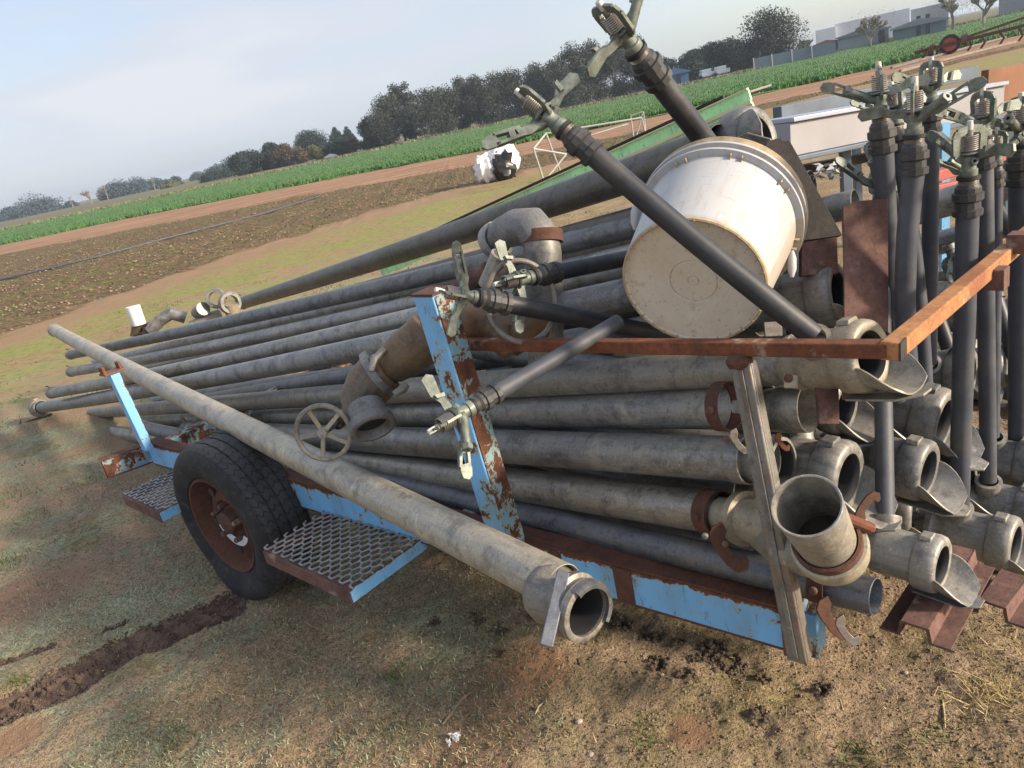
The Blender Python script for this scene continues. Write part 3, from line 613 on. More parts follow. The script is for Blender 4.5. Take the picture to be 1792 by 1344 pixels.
shed('dark_warehouse','dark grey-brown warehouse behind the slate open-fronted shed',1594,1660,10,160,20,'shed_grey','shed_grey',0.0)
shed('grey_warehouse','grey warehouse in the top right corner',1748,1860,-32,140,20,'shed_grey','shed_slate',0.0)
shed('white_farm_shed','low white roofed shed by the olive tree on the left',272,316,330,230,8,'shed_white','shed_white',1.0)
shed('white_farm_shed','tiny pale roofed shed left of the bare poplars',176,205,352,240,8,'shed_white','shed_white',1.0)
shed('green_farm_shed','small teal shed between trees at the left foot of the wood',566,582,270,126,5,'shed_blue','shed_slate',0.5)
# slate fence
def runfence(name,label,pts,ht,mat,postm):
    t=thing(name,label,'fence',pts[0]); 
    for i in range(len(pts)-1):
        mb=MB(); mb.bar(pts[i]+Vector((0,0,ht/2)),pts[i+1]+Vector((0,0,ht/2)),0.06,ht); mb.build('fence_panel',mat,t)
        mb=MB(); mb.bar(pts[i]+Vector((0,0,0)),pts[i]+Vector((0,0,ht+0.1)),0.12,0.12,(0,1,0)); mb.build('post',postm,t)
def gp(px,D):
    v=at(px,378.9-0.2126*px,D); v.z=0; return v
runfence('slate_fence','long slate-blue sheet fence running up to the warehouse',[gp(1318,104),gp(1350,104),gp(1385,104),gp(1420,104),gp(1462,104)],1.5,'shed_slate','shed_grey')
# parked white vehicle specks & blue-shed verandah posts skipped: small utes
for i,(px,lab) in enumerate(((1236,'small white parked van below the dark round trees, left one'),(1262,'small white parked van below the dark round trees, right one'))):
    c=gp(px,118); t=thing('parked_van',lab,'van',c,'vans parked under the trees')
    mb=MB(); mb.box(c+Vector((0,0,0.7)),((1,0,0),(0,1,0),(0,0,1)),(1.0,0.7,0.30)); mb.box(c+Vector((-0.2,0,1.2)),((1,0,0),(0,1,0),(0,0,1)),(0.7,0.6,0.22)); mb.build('body','shed_white',t,bevel=0.1)
    for sx_ in (-1.2,1.2): MB().lathe([(-0.95,0.33),(0.95,0.33)],c+Vector((sx_,0,0.33)),(0,1,0),seg=14).build('wheel','tyre_rubber',t)
# ---------------------------------------------------------------- mid-distance objects
g0=[G(-20,497),G(90,472),G(180,450),G(265,427),G(350,405),G(460,377),G(560,346)]
mb=MB(); mb.tube([p+Vector((0,0,0.05)) for p in g0],0.032,8); tag(mb.build('irrigation_hose','grey_poly',loc=g0[2]),'long dark irrigation hose lying across the rough brown strip','hose')
# wrapped bale
c=G(872,316); t=thing('wrapped_bale','white plastic wrapped bale with torn black side beyond the trailer','bale',c)
def lumpy(mb,c,r,seg=18,rings=12,amp=0.18,sc_=3,sq=(1,1,1)):
    b=len(mb.v)
    for i in range(rings+1):
        th=math.pi*i/rings
        for k in range(seg):
            a=2*math.pi*k/seg; d=Vector((math.sin(th)*math.cos(a),math.sin(th)*math.sin(a),math.cos(th))); q=1+amp*(float(fbm(np.array([d.x*sc_+5.1+c[0]*3]),np.array([d.y*sc_+d.z*2.3*sc_+9.]),3)[0])-0.45)*3
            mb.v.append(Vector(c)+Vector((d.x*sq[0],d.y*sq[1],d.z*sq[2]))*r*q)
    for i in range(rings):
        for k in range(seg): k2=(k+1)%seg; mb.quad([b+i*seg+k,b+(i+1)*seg+k,b+(i+1)*seg+k2,b+i*seg+k2],[(0,0)]*4)
    return mb
lumpy(MB(),c+Vector((-0.22,0.1,0.33)),0.36,sq=(0.9,1,1.0),amp=0.25).build('plastic_wrap','white_plastic',t)
lumpy(MB(),c+Vector((0.22,0.2,0.42)),0.43,sq=(1,1,1.05),amp=0.22).build('plastic_wrap','white_plastic',t)
lumpy(MB(),c+Vector((0.20,-0.12,0.30)),0.36,amp=0.4,sc_=8,sq=(0.9,0.7,0.95)).build('torn_black_side','black_plastic',t)
# galvanised frames
def fr(pts,segs,r,label,lean=None):
    t=thing('galvanised_frame',label,'frame',pts[0],'pipe frames lying past the bale'); 
    for a,b in segs: MB().tube([pts[a],pts[b]],r*.62,8).build('rail','frame_zinc',t)
def gz(px,py,z): return G(px,py,0)+Vector((0,0,z))
b0=[G(952,318),G(985,300)]; D_=b0[0].length
A=[b0[0],b0[0]+Vector((-0.1,0.0,0.72)),b0[0]+Vector((0.5,0.8,0)),b0[0]+Vector((0.3,0.7,0.95)),b0[0]+Vector((2.6,0.9,0.0)),b0[0]+Vector((2.5,0.8,0.85)),b0[0]+Vector((0.25,0.3,0.05)),b0[0]+Vector((0.62,0.3,0.45))]
fr(A,[(0,1),(1,3),(2,3),(0,7),(3,5),(4,5),(6,2),(1,7)],0.035,'white pipe frame standing on end right of the wrapped bale')
q=G(1110,250); A=[q,q+Vector((0,0,0.75)),q+Vector((0.35,-0.1,0)),q+Vector((0.35,-0.1,0.8)),q+Vector((-1.6,-0.3,0.45)),q+Vector((-0.1,0,0.55))]
fr(A,[(0,1),(2,3),(1,3),(4,5),(0,3)],0.035,'second white pipe frame beside the green conveyor')
# green conveyor trough
ca,cb=P(1316,176,4.2),P(664,466,6.4); t=thing('green_conveyor','long green painted conveyor trough with cream edge behind the pipes','conveyor',cb)
d,s_,u=frame(cb-ca); 
if s_.y<0: s_=-s_
mid_=(ca+cb)/2; LL=(cb-ca).length/2
MB().box(mid_+u*0.036,(d,s_,u),(LL,0.012,0.030)).build('side_board','green_paint',t)
MB().box(mid_-u*0.050,(d,s_,u),(LL,0.012,0.036)).build('side_board','green_paint',t)
MB().box(mid_-u*0.004-s_*0.016,(d,s_,u),(LL,0.016,0.0095)).build('edge_strip','cream_paint',t)
MB().box(mid_+u*0.070-s_*0.006,(d,s_,u),(LL,0.020,0.004)).build('edge_strip','cream_paint',t)
MB().box(mid_+s_*0.22+u*0.05,(d,s_,u),(LL,0.20,0.006)).build('belt','grey_belt',t)
MB().box(mid_+s_*0.44+u*0.07,(d,s_,u),(LL-0.3,0.012,0.045)).build('far_side_board','steel_black',t)
MB().bar(ca+s_*0.2-d*-0.8,Vector((ca.x+0.3,ca.y+0.6,0)),0.05,0.05).build('leg','steel_black',t)
MB().bar(ca+d*2.0,Vector(((ca+d*2.0).x,(ca+d*2.0).y,0)),0.05,0.05,(0,1,0)).build('leg','steel_black',t)
# white trough beam, dark beams
def beam(name,label,cat,pa,pb,wd,ht,mat,flange=None,legs=(),bm_=0.004):
    t=thing(name,label,cat,pa); d,s_,u=frame(pb-pa); 
    MB().bar(pa,pb,wd,ht).build('web',mat,t,bevel=bm_)
    if flange:
        MB().bar(pa+u*(ht/2+0.014),pb+u*(ht/2+0.014),wd+0.05,0.024).build('top_flange',flange[0],t,bevel=bm_); MB().bar(pa-u*(ht/2+0.014),pb-u*(ht/2+0.014),wd+0.06,0.026).build('bottom_flange',flange[1],t,bevel=bm_)
    for k in legs:
        p=pa.lerp(pb,k); p=p-u*(ht/2+0.03); MB().bar(p,Vector((p.x,p.y,-0.02)),0.05,0.05,(0,1,0)).build('leg','steel_blue',t)
    return t
beam('white_trough','long white steel trough with shiny lip behind the sprinklers','trough',P(1350,248,4.0),P(1722,178,4.9),0.25,0.17,'white_paint',('lip_highlight','steel_blue'),(0.3,0.5,0.95))
beam('steel_beam','dark slate steel beam on legs beyond the white trough','beam',P(1360,200,5.4),P(1705,127,6.5),0.08,0.10,'steel_blue',None,(0.05,0.35,0.98))
beam('rusty_bin','brown-orange steel bin side at the right edge','bin',P(1722,168,5.2),P(1860,138,6.2),0.05,0.34,'rust_sheet',None,(0.3,0.9))
beam('red_beam','red painted channel lying behind the sprinklers, upper one','beam',P(1605,318,3.4),P(1840,245,4.2),0.06,0.05,'red_paint')
beam('red_beam','red painted channel lying behind the sprinklers, lower one','beam',P(1600,338,3.1),P(1840,285,3.9),0.05,0.03,'red_paint')
beam('dark_beam','dark plank under the white trough','beam',P(1385,300,4.4),P(1610,258,4.8),0.10,0.05,'steel_black',None)
a=G(1672,330,0.3); pz=P(1653,215,4.4); tag(MB().bar(Vector((pz.x,pz.y,0)),pz,0.05,0.03,(0,1,0)).build('blue_stake','blue_paint',loc=(pz.x,pz.y,0)),'bright blue upright stake behind the sprinklers','stake')
# machinery on the right by the crop
def gat(px,py,dz=0): return G(px,py,0)+Vector((0,0,dz))
c=gat(1662,95); R_=0.42
t=thing('old_plough','rusty farm implement with red disc wheel by the crop edge','farm machine',c)
vd=Vector((c.x,c.y,0)).normalized(); rt=Vector((vd.y,-vd.x,0))
cc=c+Vector((0,0,0.42)); MB().lathe([(-0.06,0.30),(-0.05,0.42),(0.05,0.42),(0.06,0.30)],cc,-vd,seg=26).build('tyre','steel_black',t); MB().lathe([(0.0,0.02),(0.02,0.29),(-0.02,0.30)],cc,-vd,seg=26).build('disc','red_paint',t)
MB().bar(c+rt*-1.4+Vector((0,0,0.35)),c+rt*3.2+Vector((0,0,0.62)),0.12,0.14).build('frame_beam','rust_dark',t)
MB().bar(c+rt*0.4+Vector((0,0,0.55)),c+rt*3.0+Vector((0,0.4,0.9)),0.08,0.1).build('frame_beam','rust_dark',t)
for k in (-1.1,-0.6,0.7,1.2,1.9,2.6): MB().tube([c+rt*k+Vector((0,0,0.5)),c+rt*(k+0.1)+Vector((0,-0.1,0.25)),c+rt*k+Vector((0,0,0.0))],0.05,8).build('tine','rust_dark',t)
MB().lathe([(-0.12,0.2),(0.12,0.28),(0.12,0.02)],c+rt*-0.75+Vector((0,0,0.3)),rt,seg=16).build('hub','rust_dark',t)
MB().lathe([(-0.12,0.2),(0.12,0.26),(0.12,0.02)],c+rt*0.55+Vector((0,0,0.5)),rt,seg=16).build('hub','rust_plate',t)
for (a0,b0_,lab) in (((1560,122),(1760,68),'long pale steel bar on the dirt below the old implement, upper'),((1575,128),(1778,76),'long pale steel bar on the dirt below the old implement, lower')):
    a,b=gat(*a0,dz=0.08),gat(*b0_,dz=0.08); tag(MB().bar(a,b,0.10,0.08).build('steel_bar','galvanised',loc=a),lab,'bar')

# ---------------------------------------------------------------- haze: one closed box of even thin air
hz=bpy.data.materials.new('haze_air'); hz.use_nodes=True; hn=hz.node_tree; hn.nodes.clear(); ho_=hn.nodes.new('ShaderNodeOutputMaterial'); pv=hn.nodes.new('ShaderNodeVolumePrincipled'); pv.inputs['Color'].default_value=(0.74,0.86,1.0,1); pv.inputs['Density'].default_value=0.0006; pv.inputs['Anisotropy'].default_value=0.2; hn.links.new(pv.outputs[0],ho_.inputs['Volume']); MAT['haze_air']=hz
hb_=MB(); hb_.box(Vector((0,1200,11)),((1,0,0),(0,1,0),(0,0,1)),(3900,4200,15)); ho=hb_.build('haze','haze_air',None,smooth=False); ho['kind']='stuff'
# ================================================================ TRAILER
def proj(q):
    q=Vector(q)-Vector((0,0,CAMH)); t=q.dot(F0); a=q.dot(cx_)/t; b=q.dot(cy_)/t; return 896+a*FPX,672-b*FPX,t
def up_to(p,py):
    lo,hi=-1.5,2.5
    for _ in range(40):
        m_=(lo+hi)/2
        if proj(p+Vector((0,0,m_)))[1]>py: lo=m_
        else: hi=m_
    return p+Vector((0,0,lo))
def above(B,px,py):   # point seen at the pixel that stands most nearly above B
    r_=ray(px,py); h=Vector((r_.x,r_.y,0)); t=h.dot(Vector((B.x,B.y,0)))/h.length_squared; return P(px,py,t)
ZU=Vector((0,0,1))
RA=G(270,810,.38); RB=G(1372,1133,.38)
TU=(RA-RB).normalized(); TV=Vector((TU.y,-TU.x,0));  
if TV.y<0: TV=-TV            # TU: towards the far end, TV: inboard (away from the camera)
TN=-TV
T=thing('pipe_trailer','low pale blue pipe trailer with peeling rusty paint, a flat tyre and mesh steps','trailer',(RA+RB)/2+Vector((0,0,-.38)))
LR=(RA-RB).length
def rail(a,b,off,webmat='blue_paint'):
    c=(a+b)/2+TV*off
    MB().box(c+Vector((0,0,.052)),(TU,TV,ZU),((a-b).length/2,.003,.052)).build('rail',webmat,T,bevel=.0015)
    MB().box(c+Vector((0,0,.109))+TV*.028,(TU,TV,ZU),((a-b).length/2+.002,.031,.0035)).build('rail_flange','rust_dark',T,bevel=.001)
    MB().box(c+Vector((0,0,-.003))+TV*.028,(TU,TV,ZU),((a-b).length/2+.002,.032,.003)).build('rail_flange','rust_dark',T,bevel=.001)
rail(RA,RB,0); rail(RA,RB,1.25)
# bare rust bands where the old brackets sat (welded straps on the web)
for (p0,p1) in (((965,955),(992,1025)),((1078,987),(1120,1050))):
    a=G((p0[0]+p1[0])/2,(p0[1]+p1[1])/2,.43); k=(a-RB).dot(TU); w_=.021 if p0[0]<1000 else .026
    MB().box(RB+TU*k-TV*.0045+Vector((0,0,.052)),(TU,TV,ZU),(w_,.0015,.0515)).build('rust_strap','rust_dark',T)
for k in (0.02,1.0,2.1,LR-.04):
    MB().box(RB+TU*k+TV*.65+Vector((0,0,.05)),(TV,TU,ZU),(.62,.03,.042)).build('cross_member','blue_worn' if k<.5 else 'blue_rusty',T,bevel=.002)
# rear end piece beside the galvanised strut
MB().prism([(0,0),(.055,0.005),(.05,.06),(.01,.115),(0,.115)],RB-TU*.048+TV*.006+Vector((0,0,-.012)),TV*1.0-TU*.0,ZU,.05).build('rail_end','blue_worn',T,bevel=.002)
MB().box(RB-TU*.012+TV*.0+Vector((0,0,.05)),(TU,TV,ZU),(.010,.012,.062)).build('weld_plate','rust_plate',T,bevel=.002)
# outrigger at the far end
OA=G(272,806,.38); OB=G(190,836,.38)
d,s_,u=frame(OB-OA)
MB().box((OA+OB)/2+Vector((0,0,.045)),(d,s_,ZU),((OA-OB).length/2,.003,.042)).build('outrigger','blue_worn',T)
MB().box((OA+OB)/2+Vector((0,0,.090))-TU*-.02,(d,s_,ZU),((OA-OB).length/2+.003,.028,.003)).build('outrigger_flange','rust_dark',T)
MB().box((OA+OB)/2+Vector((0,0,.000))-TU*-.02,(d,s_,ZU),((OA-OB).length/2+.003,.028,.003)).build('outrigger_flange','rust_dark',T)
MB().box(OB+Vector((0,0,.045))+TU*.02,(s_,d,ZU),(.03,.003,.045)).build('end_plate','rust_dark',T)
# far stake with saddle bracket
SB=G(260,786,.485); ST=above(SB,197,652)
d,s_,u=frame(ST-SB,TU)
MB().box((SB+ST)/2,(d,TU,TV),((ST-SB).length/2,.021,.021)).build('stake','blue_paint',T,bevel=.003)
MB().box(ST+d*.004,(TV,TU,d),(.045,.032,.005)).build('stake_saddle','rust_plate',T,bevel=.001)
for k in (-.036,.036): MB().box(ST+d*.02+TV*k,(TV,TU,d),(.006,.018,.018)).build('saddle_lug','rust_orange',T,bevel=.001)
# big blue post
PB=G(893,962,.47); PT=above(PB,757,512)
d,s_,u=frame(PT-PB,TU)
MB().box((PB+PT)/2,(d,TU,TV),((PT-PB).length/2,.034,.036)).build('post','blue_post',T,bevel=.003)
MB().box((PB+PT)/2-TU*.036,(d,TV,TU),((PT-PB).length/2-.002,.031,.0018)).build('rust_face','blue_rusty',T)
MB().box(PT+d*.004,(TU,TV,d),(.037,.038,.003)).build('post_cap','rust_dark',T)
# hoop rail
H0=G(806,602,1.055); H1=P(1562,611,1.22); H2=G(1845,372,1.09)
MB().bar(H0,H1-(H1-H0).normalized()*.002,.028,.028).build('hoop_rail','rust_orange',T,bevel=.003)
dd=(H2-H1).normalized(); MB().bar(H1-dd*.014,H2,.032,.032).build('hoop_rail','rust_sunlit',T,bevel=.003)
e=(H1-H0).normalized(); MB().box(H1+e*.016,(e,e.cross(ZU),ZU),(.0012,.0155,.0155)).build('hoop_end_cap','steel_black',T)
q=P(1745,470,1.52); MB().box(q+Vector((0,0,-.02)),(dd,dd.cross(ZU),ZU),(.02,.018,.022)).build('hoop_bracket','rust_plate',T,bevel=.002)
q=P(1785,424,1.60); MB().box(q,(dd,dd.cross(ZU),ZU),(.022,.021,.021)).build('hoop_bracket','rust_plate',T,bevel=.002)
# galvanised strut
_t0=proj(H0)[2]; _tt=1/(1/_t0+(1294-806)/(1562-806)*(1/1.22-1/_t0)); GT=P(1295,634,_tt+.004); GBt=None
r_=ray(1397,1158); GBt=P(1396,1158,proj(RB-TU*.05-TV*.03)[2]-.09)
d,s_,u=frame(GT-GBt,TU)
MB().box((GT+GBt)/2,(d,TU,TV),((GT-GBt).length/2,.020,.004)).build('strut','galvanised',T,bevel=.003)
MB().box((GT+GBt)/2-TU*.018+TV*.016,(d,TV,TU),((GT-GBt).length/2-.002,.0135,.003)).build('strut_side','galvanised',T,bevel=.002)
MB().box((GT+GBt)/2-TU*.000-TV*.0062,(d,TU,TV),((GT-GBt).length/2-.012,.005,.002)).build('strut_rib','galvanised',T,bevel=.001)
lumpy(MB(),GT+d*.004+TN*.0,.022,14,8,.2,sq=(1.2,1,.8)).build('weld_collar','rust_dark',T)
# wheel
WC=G(432,1042,0); WR=.337
W_=WC+Vector((0,0,WR-.012))+TV*.012
def tyrew(a,z): return 1.0
prof=[(.0,.205),(-.012,.215),(-.020,.235),(-.026,.265),(-.022,.292),(-.012,.312),(.002,.325),(.014,.331)]
tr_=[]; z=.014
tw=.178
gro=[.045,.088,.13]
tr_=[(.014,.332),(.040,.336),(.041,.329),(.047,.329),(.048,.3365),(.084,.337),(.085,.329),(.092,.329),(.093,.337),(.128,.3365),(.129,.329),(.135,.329),(.136,.336),(.162,.332)]
prof2=[(.174,.325),(.19,.31),(.20,.285),(.20,.255),(.19,.225),(.178,.205)]
mb=MB(); mb.lathe(prof+tr_+prof2,W_,TV,seg=120)
# transverse sipes: alternate radial dips on tread rows
m_=120; b0=0; rows=len(prof)
for ri in range(len(prof+tr_+prof2)):
    for k in range(m_):
        v=mb.v[ri*m_+k]; rel=v-W_
        if 8<=ri<22 and tr_[ri-8][1]>.331:
            if (k+ri)%4==0: rad=rel-TV*rel.dot(TV); mb.v[ri*m_+k]=v-rad.normalized()*.0045
        v=mb.v[ri*m_+k]
        # flat spot where the soft tyre meets the ground
        h=v.z
        if h<.10:
            f_=(.10-h)/.10; ax_=(v-W_).dot(TV); side=-1 if ax_<.09 else 1
            v=v+TV*side*.030*f_*(1 if abs(ax_-.09)>.06 else .3); v.z=max(.004,h*.6+.035*(1-f_)*.0+.035*f_*0+ .04*(1-f_)) if h<.10 else h
            v.z=max(0.003,h+.0) ; mb.v[ri*m_+k]=v
WO=thing  # alias
ty=mb.build('wheel','tyre_rubber',T,sharp=28); ty['label']='soft flat black tyre with worn tread'
rimp=[(-.004,.208),(-.012,.204),(-.010,.197),(.010,.190),(.030,.184),(.060,.178),(.075,.165),(.060,.150),(.040,.125),(.030,.110),(.034,.092),(.050,.080),(.055,.0)]
MB().lathe(rimp,W_,TV,seg=64).build('rim','rust_dark',ty)
MB().lathe([(.050,.052),(.014,.048),(.006,.040),(.002,.026),(.0,.0)],W_,TV,seg=32).build('hub','rust_plate',ty)
MB().lathe([(.030,.112),(.0275,.100),(.0285,.090),(.036,.082)],W_,TV,seg=48,a0=200,a1=330).build('hub_paint_patch','shed_white',ty)
for k in range(5):
    a=k*2*math.pi/5+.4; q=W_+TV*.028+(TU*math.cos(a)+ZU*math.sin(a))*.078
    MB().lathe([(.02,.011),(-.022,.0105),(-.026,.006),(-.026,0)],q,TV,seg=6).build('wheel_nut','rust_plate',ty)
    a+=.63; q=W_+TV*.036+(TU*math.cos(a)+ZU*math.sin(a))*.135; MB().lathe([(.0,.020),(-.006,.019),(-.005,.0)],q,TV,seg=16).build('rim_hole','steel_black',ty)
# second wheel on the far side and axle
W2=W_+TV*1.15; MB().lathe(prof+tr_+prof2,W2,TV,seg=60).build('wheel','tyre_rubber',T)
MB().tube([W_+TV*.1,W2],.024,12).build('axle','rust_dark',T)
# expanded metal steps
def step(name,L_,F_,depth,mat):
    ex=(F_-L_).normalized(); ey=Vector((-ex.y,ex.x,0)); 
    if ey.y<0: ey=-ey
    ln=(F_-L_).length; root=MB().box((L_+F_)/2+Vector((0,0,-.022))+ey*.002,(ex,ey,ZU),(ln/2,.0025,.024)).build('step','rust_plate',T,bevel=.001)
    root['label']=name
    MB().box((L_+F_)/2+Vector((0,0,-.001))+ey*.016,(ex,ey,ZU),(ln/2-.001,.013,.002)).build('step_lip','rust_plate',root)
    MB().box(F_+ey*depth/2+Vector((0,0,-.020)),(ey,ex,ZU),(depth/2-.004,.0025,.022)).build('step_side','blue_paint',root)
    MB().box(L_+ey*depth/2+Vector((0,0,-.020)),(ey,ex,ZU),(depth/2-.004,.0025,.022)).build('step_side','rust_plate',root)
    mb=MB(); cw=.054; ch=.040; nr=int(depth/ (ch/2)); w_=.0052
    ncol=int(ln/cw); ang=0
    for r in range(nr):
        y=.012+r*ch/2
        for c in range(ncol+1):
            x0=-.006+c*cw+(cw/2 if r%2 else 0)
            # each strand run: short flat bond then a diagonal to the next row
            pts=[(x0,y),(x0+cw*.28,y),(x0+cw*.5,y+ch/2)]
            pz=[.0075,.0045,.0075]
            for j in range(2):
                a=L_+ex*pts[j][0]+ey*pts[j][1]+Vector((0,0,pz[j])); b=L_+ex*pts[j+1][0]+ey*pts[j+1][1]+Vector((0,0,pz[j+1]))
                if pts[j][0]>ln or pts[j+1][1]>depth: continue
                mb.bar(a,b,w_,.0045)
            a=L_+ex*x0+ey*y+Vector((0,0,.0075)); b=L_+ex*(x0-cw*.22)+ey*(y+ch/2)+Vector((0,0,.0045))
            if y+ch/2<depth and x0<ln+.01: mb.bar(a,b,w_,.0045)
    g=mb.build('mesh_deck','mesh_zinc',root,smooth=False); return root
step('expanded metal step in front of the wheel',G(460,966,.385),G(610,1035,.385),.31,'galvanised')
L1=G(214,868,.385); F1=G(290,904,.385); F1=L1+(F1-L1)*.84
step('small expanded metal step beyond the wheel',L1,F1,.26,'galvanised')
# ================================================================ COUPLERS, PIPES
def coupler(par,o,d,R,mat='cast_alloy',roll=0,riser=None,scoop=True,foot=True,back=3.6,seg=32,rs=.026):
    """o: centre of the opening, d: outwards, R: opening radius"""
    d,sd,u=frame(d); a=math.radians(roll); u,sd=(u*math.cos(a)+sd*math.sin(a)).normalized(),(sd*math.cos(a)-u*math.sin(a)).normalized()
    pr=[(-back,1.12),(-back+.06,1.26),(-back+.4,1.34),(-back+.5,1.25),(-back+.9,1.22),(-back+1.05,1.34),(-back+1.35,1.36),(-1.25,1.32),(-1.2,1.50),(-1.1,1.58),(-.35,1.60),(-.10,1.54),(.0,1.42),(.02,1.20),(-.02,1.07),(-.35,1.0)]
    cp_=MB().lathe([(s*R,r*R) for s,r in pr],o,d,u,seg).build('coupler',mat,par,sharp=50)
    MB().lathe([(-.04*R,1.06*R),(-.2*R,.95*R),(-.32*R,.93*R),(-1.2*R,.93*R),(-2.6*R,.90*R),(-2.6*R,0)],o,d,u,seg).build('gasket_bore_shade','rubber_bore_shade',cp_)  # gasket ring, plus black lining and disc painting the shade down the bore
    if scoop:
        mb=MB(); nS,nA=7,14
        for layer in (0,1):
            for i in range(nS+1):
                s=-.25+1.75*i/nS; k=max(0,s)/1.5; ha=math.radians(88-52*k**1.6); r=(1.33+.30*k)+(.075 if layer else 0)
                for j in range(nA+1):
                    q=-math.pi/2+ha*(2*j/nA-1); mb.v.append(o+d*(s*R)+sd*(math.cos(q)*r*R)+u*(math.sin(q)*r*R))
        M=(nS+1)*(nA+1)
        for i in range(nS):
            for j in range(nA):
                a0=i*(nA+1)+j; f=[a0,a0+1,a0+nA+2,a0+nA+1]; uv=[(i*.02,j*.02)]*4; mb.quad(f[::-1],uv); mb.quad([M+x for x in f],uv)
        for j in range(nA): a0=nS*(nA+1)+j; mb.quad([a0,a0+1,M+a0+1,M+a0],[(0,0)]*4)
        for i in range(nS):
            a0=i*(nA+1); mb.quad([a0,a0+nA+1,M+a0+nA+1,M+a0],[(0,0)]*4); a0+=nA; mb.quad([a0+nA+1,a0,M+a0,M+a0+nA+1],[(0,0)]*4)
        mb.build('scoop',mat,cp_,sharp=50)
    if foot:
        MB().prism([(-1.3*R,-.7*R),(1.0*R,-.9*R),(1.9*R,-.35*R),(1.9*R,.35*R),(1.0*R,.9*R),(-1.3*R,.7*R)],o-u*1.72*R,d,sd,.10*R).build('foot_plate',mat,cp_,bevel=.001)
        MB().box(o-u*1.6*R-d*.5*R,(d,sd,u),(.6*R,.09*R,.16*R)).build('foot_web',mat,cp_)
    MB().prism([(-.42*R,0),(.42*R,0),(.30*R,.20*R),(-.30*R,.20*R)],o+u*1.54*R-d*.75*R,sd,u,.6*R).build('lug',mat,cp_,bevel=.002)
    if riser:
        rb=o-d*riser[0]*R; rd=(Vector(riser[1])-rb).normalized() if riser[1] is not None else u
        MB().lathe([(1.0*R,rs*1.25),(1.45*R,rs*1.22),(1.75*R,rs*1.35),(1.9*R,rs*1.35),(1.93*R,rs*.98),(1.6*R,rs*.9)],rb,rd,d,24).build('riser_socket',mat,cp_)
        return rb+rd*1.9*R
    return None
def pipe(label,p1,p2,dia,mat,ends=('ring','open'),sag=0.0,group=None,name='irrigation_pipe',sh=0.0):
    a=P(p1[0],p1[1],FPX*dia/p1[2]); b=P(p2[0],p2[1],FPX*dia/p2[2]); return pipe3(label,a,b,dia,mat,ends,sag,group,name)
def pipe3(label,a,b,dia,mat,ends=('ring','open'),sag=0.0,group=None,name='irrigation_pipe',seg=28):
    t=thing(name,label,'pipe',b,group); d=(b-a).normalized(); R=dia/2; Ln=(b-a).length; n_=14
    pts=[a+(b-a)*(i/n_)+Vector((0,0,-sag*4*(i/n_)*(1-i/n_))) for i in range(n_+1)]
    mb=MB(); mb.tube(pts,R,seg,False)
    # hollow ends: rolled rim and inner wall
    mb.lathe([(0,R),(.001,R-.0008),(.001,R-.0022),(-.002,R-.003),(-.20,R-.003)],b,d,seg=seg)
    mb.lathe([(0,R),(.001,R-.0008),(.001,R-.0022),(-.002,R-.003),(-.20,R-.003)],a,-d,seg=seg)
    mb.build('tube',mat,t,sharp=50)
    MB().lathe([(-.199,R-.003),(-.199,0)],b,d,seg=seg).build('bore_shade','rubber_bore_shade',t); MB().lathe([(-.199,R-.003),(-.199,0)],a,-d,seg=seg).build('bore_shade','rubber_bore_shade',t)  # black discs stand in for the shade deep inside the tube
    if ends[0]=='ring':
        MB().lathe([(-.055,R*1.01),(-.05,R*1.10),(-.035,R*1.12),(-.03,R*1.02),(-.012,R*1.02),(-.010,R*1.09),(.0,R*1.1),(.003,R*1.0)],a,-d,seg=seg).build('end_ring','cast_alloy',t)
        if ends[-1]!='x': 
            dd,s_,u=frame(d); MB().tube([a+u*R*.9+d*.03,a+u*R*1.5-d*.01,a+u*R*1.45-d*.04],.004,6).build('latch','rust_dark',t)
    if ends[0]=='bell': coupler(t,a-d*.02,-d,R*1.05,'cast_alloy',scoop=False,foot=False,back=2.6,seg=22)
    return t
def clampband(t,c,d,R,wd=.035,mat='rust_dark',hook=True,ref=(0,0,1),hd=-1):
    d,s_,u=frame(d,ref)
    b_=MB().lathe([(-wd/2,R*1.005),(-wd/2,R*1.07),(wd/2,R*1.07),(wd/2,R*1.005)],c,d,ref,28).build('clamp_band',mat,t)
    MB().lathe([(0,.009),(.007,.009),(.009,.006),(.009,0)],c+u*hd*(-.3*R)+s_*R*1.02,s_,seg=10).build('bolt','rust_plate',b_)
    return b_
def hook(t,c,ex,ey,s,mat='rust_dark'):
    pts=[(-.45,.55),(-.1,.75),(.05,.45),(.0,.1),(.2,-.25),(.5,-.55),(.72,-.42),(.85,-.62),(.8,-.95),(.45,-1.05),(.05,-.75),(-.35,-.2),(-.55,.2)]
    return MB().prism([(x*s,y*s) for x,y in pts],c,ex,ey,.006).build('latch_hook',mat,t,bevel=.001)
CAMV=lambda p:(Vector((0,0,CAMH))-p).normalized()
# --- main visible stack (image position and width in the picture give distance for a real diameter)
T0=pipe('long dark weathered pipe lying highest on the stack, running up behind the white bucket',(425,530,21),(1262,252,70),.118,'pipe_dark',('ring',),sag=.01)
coupler(T0,P(1326,246,2.2),(P(1345,226,2.1)-P(425,530,7.0)).normalized(),.067,'cast_alloy',-75,None,True,True,3.4)
pipe('thin dark pipe under the highest pipe, its left half hidden',(560,524,19),(1120,376,34),.066,'pipe_dark',('ring','x'))
pA=pipe('upper thin pipe of the left rows, directly below the gap with green showing',(123,621,15.5),(1420,322,48),.0762,'pipe_grey',sag=.02)
pB=pipe('second pipe from the top of the left rows, cut open behind the dark bracket',(124,651,16),(1497,356,50),.0762,'pipe_grey',sag=.03)
pC=pipe('third pipe from the top of the left rows, ending by the elbow',(90,688,18),(1430,390,54),.0762,'pipe_grey',sag=.025)
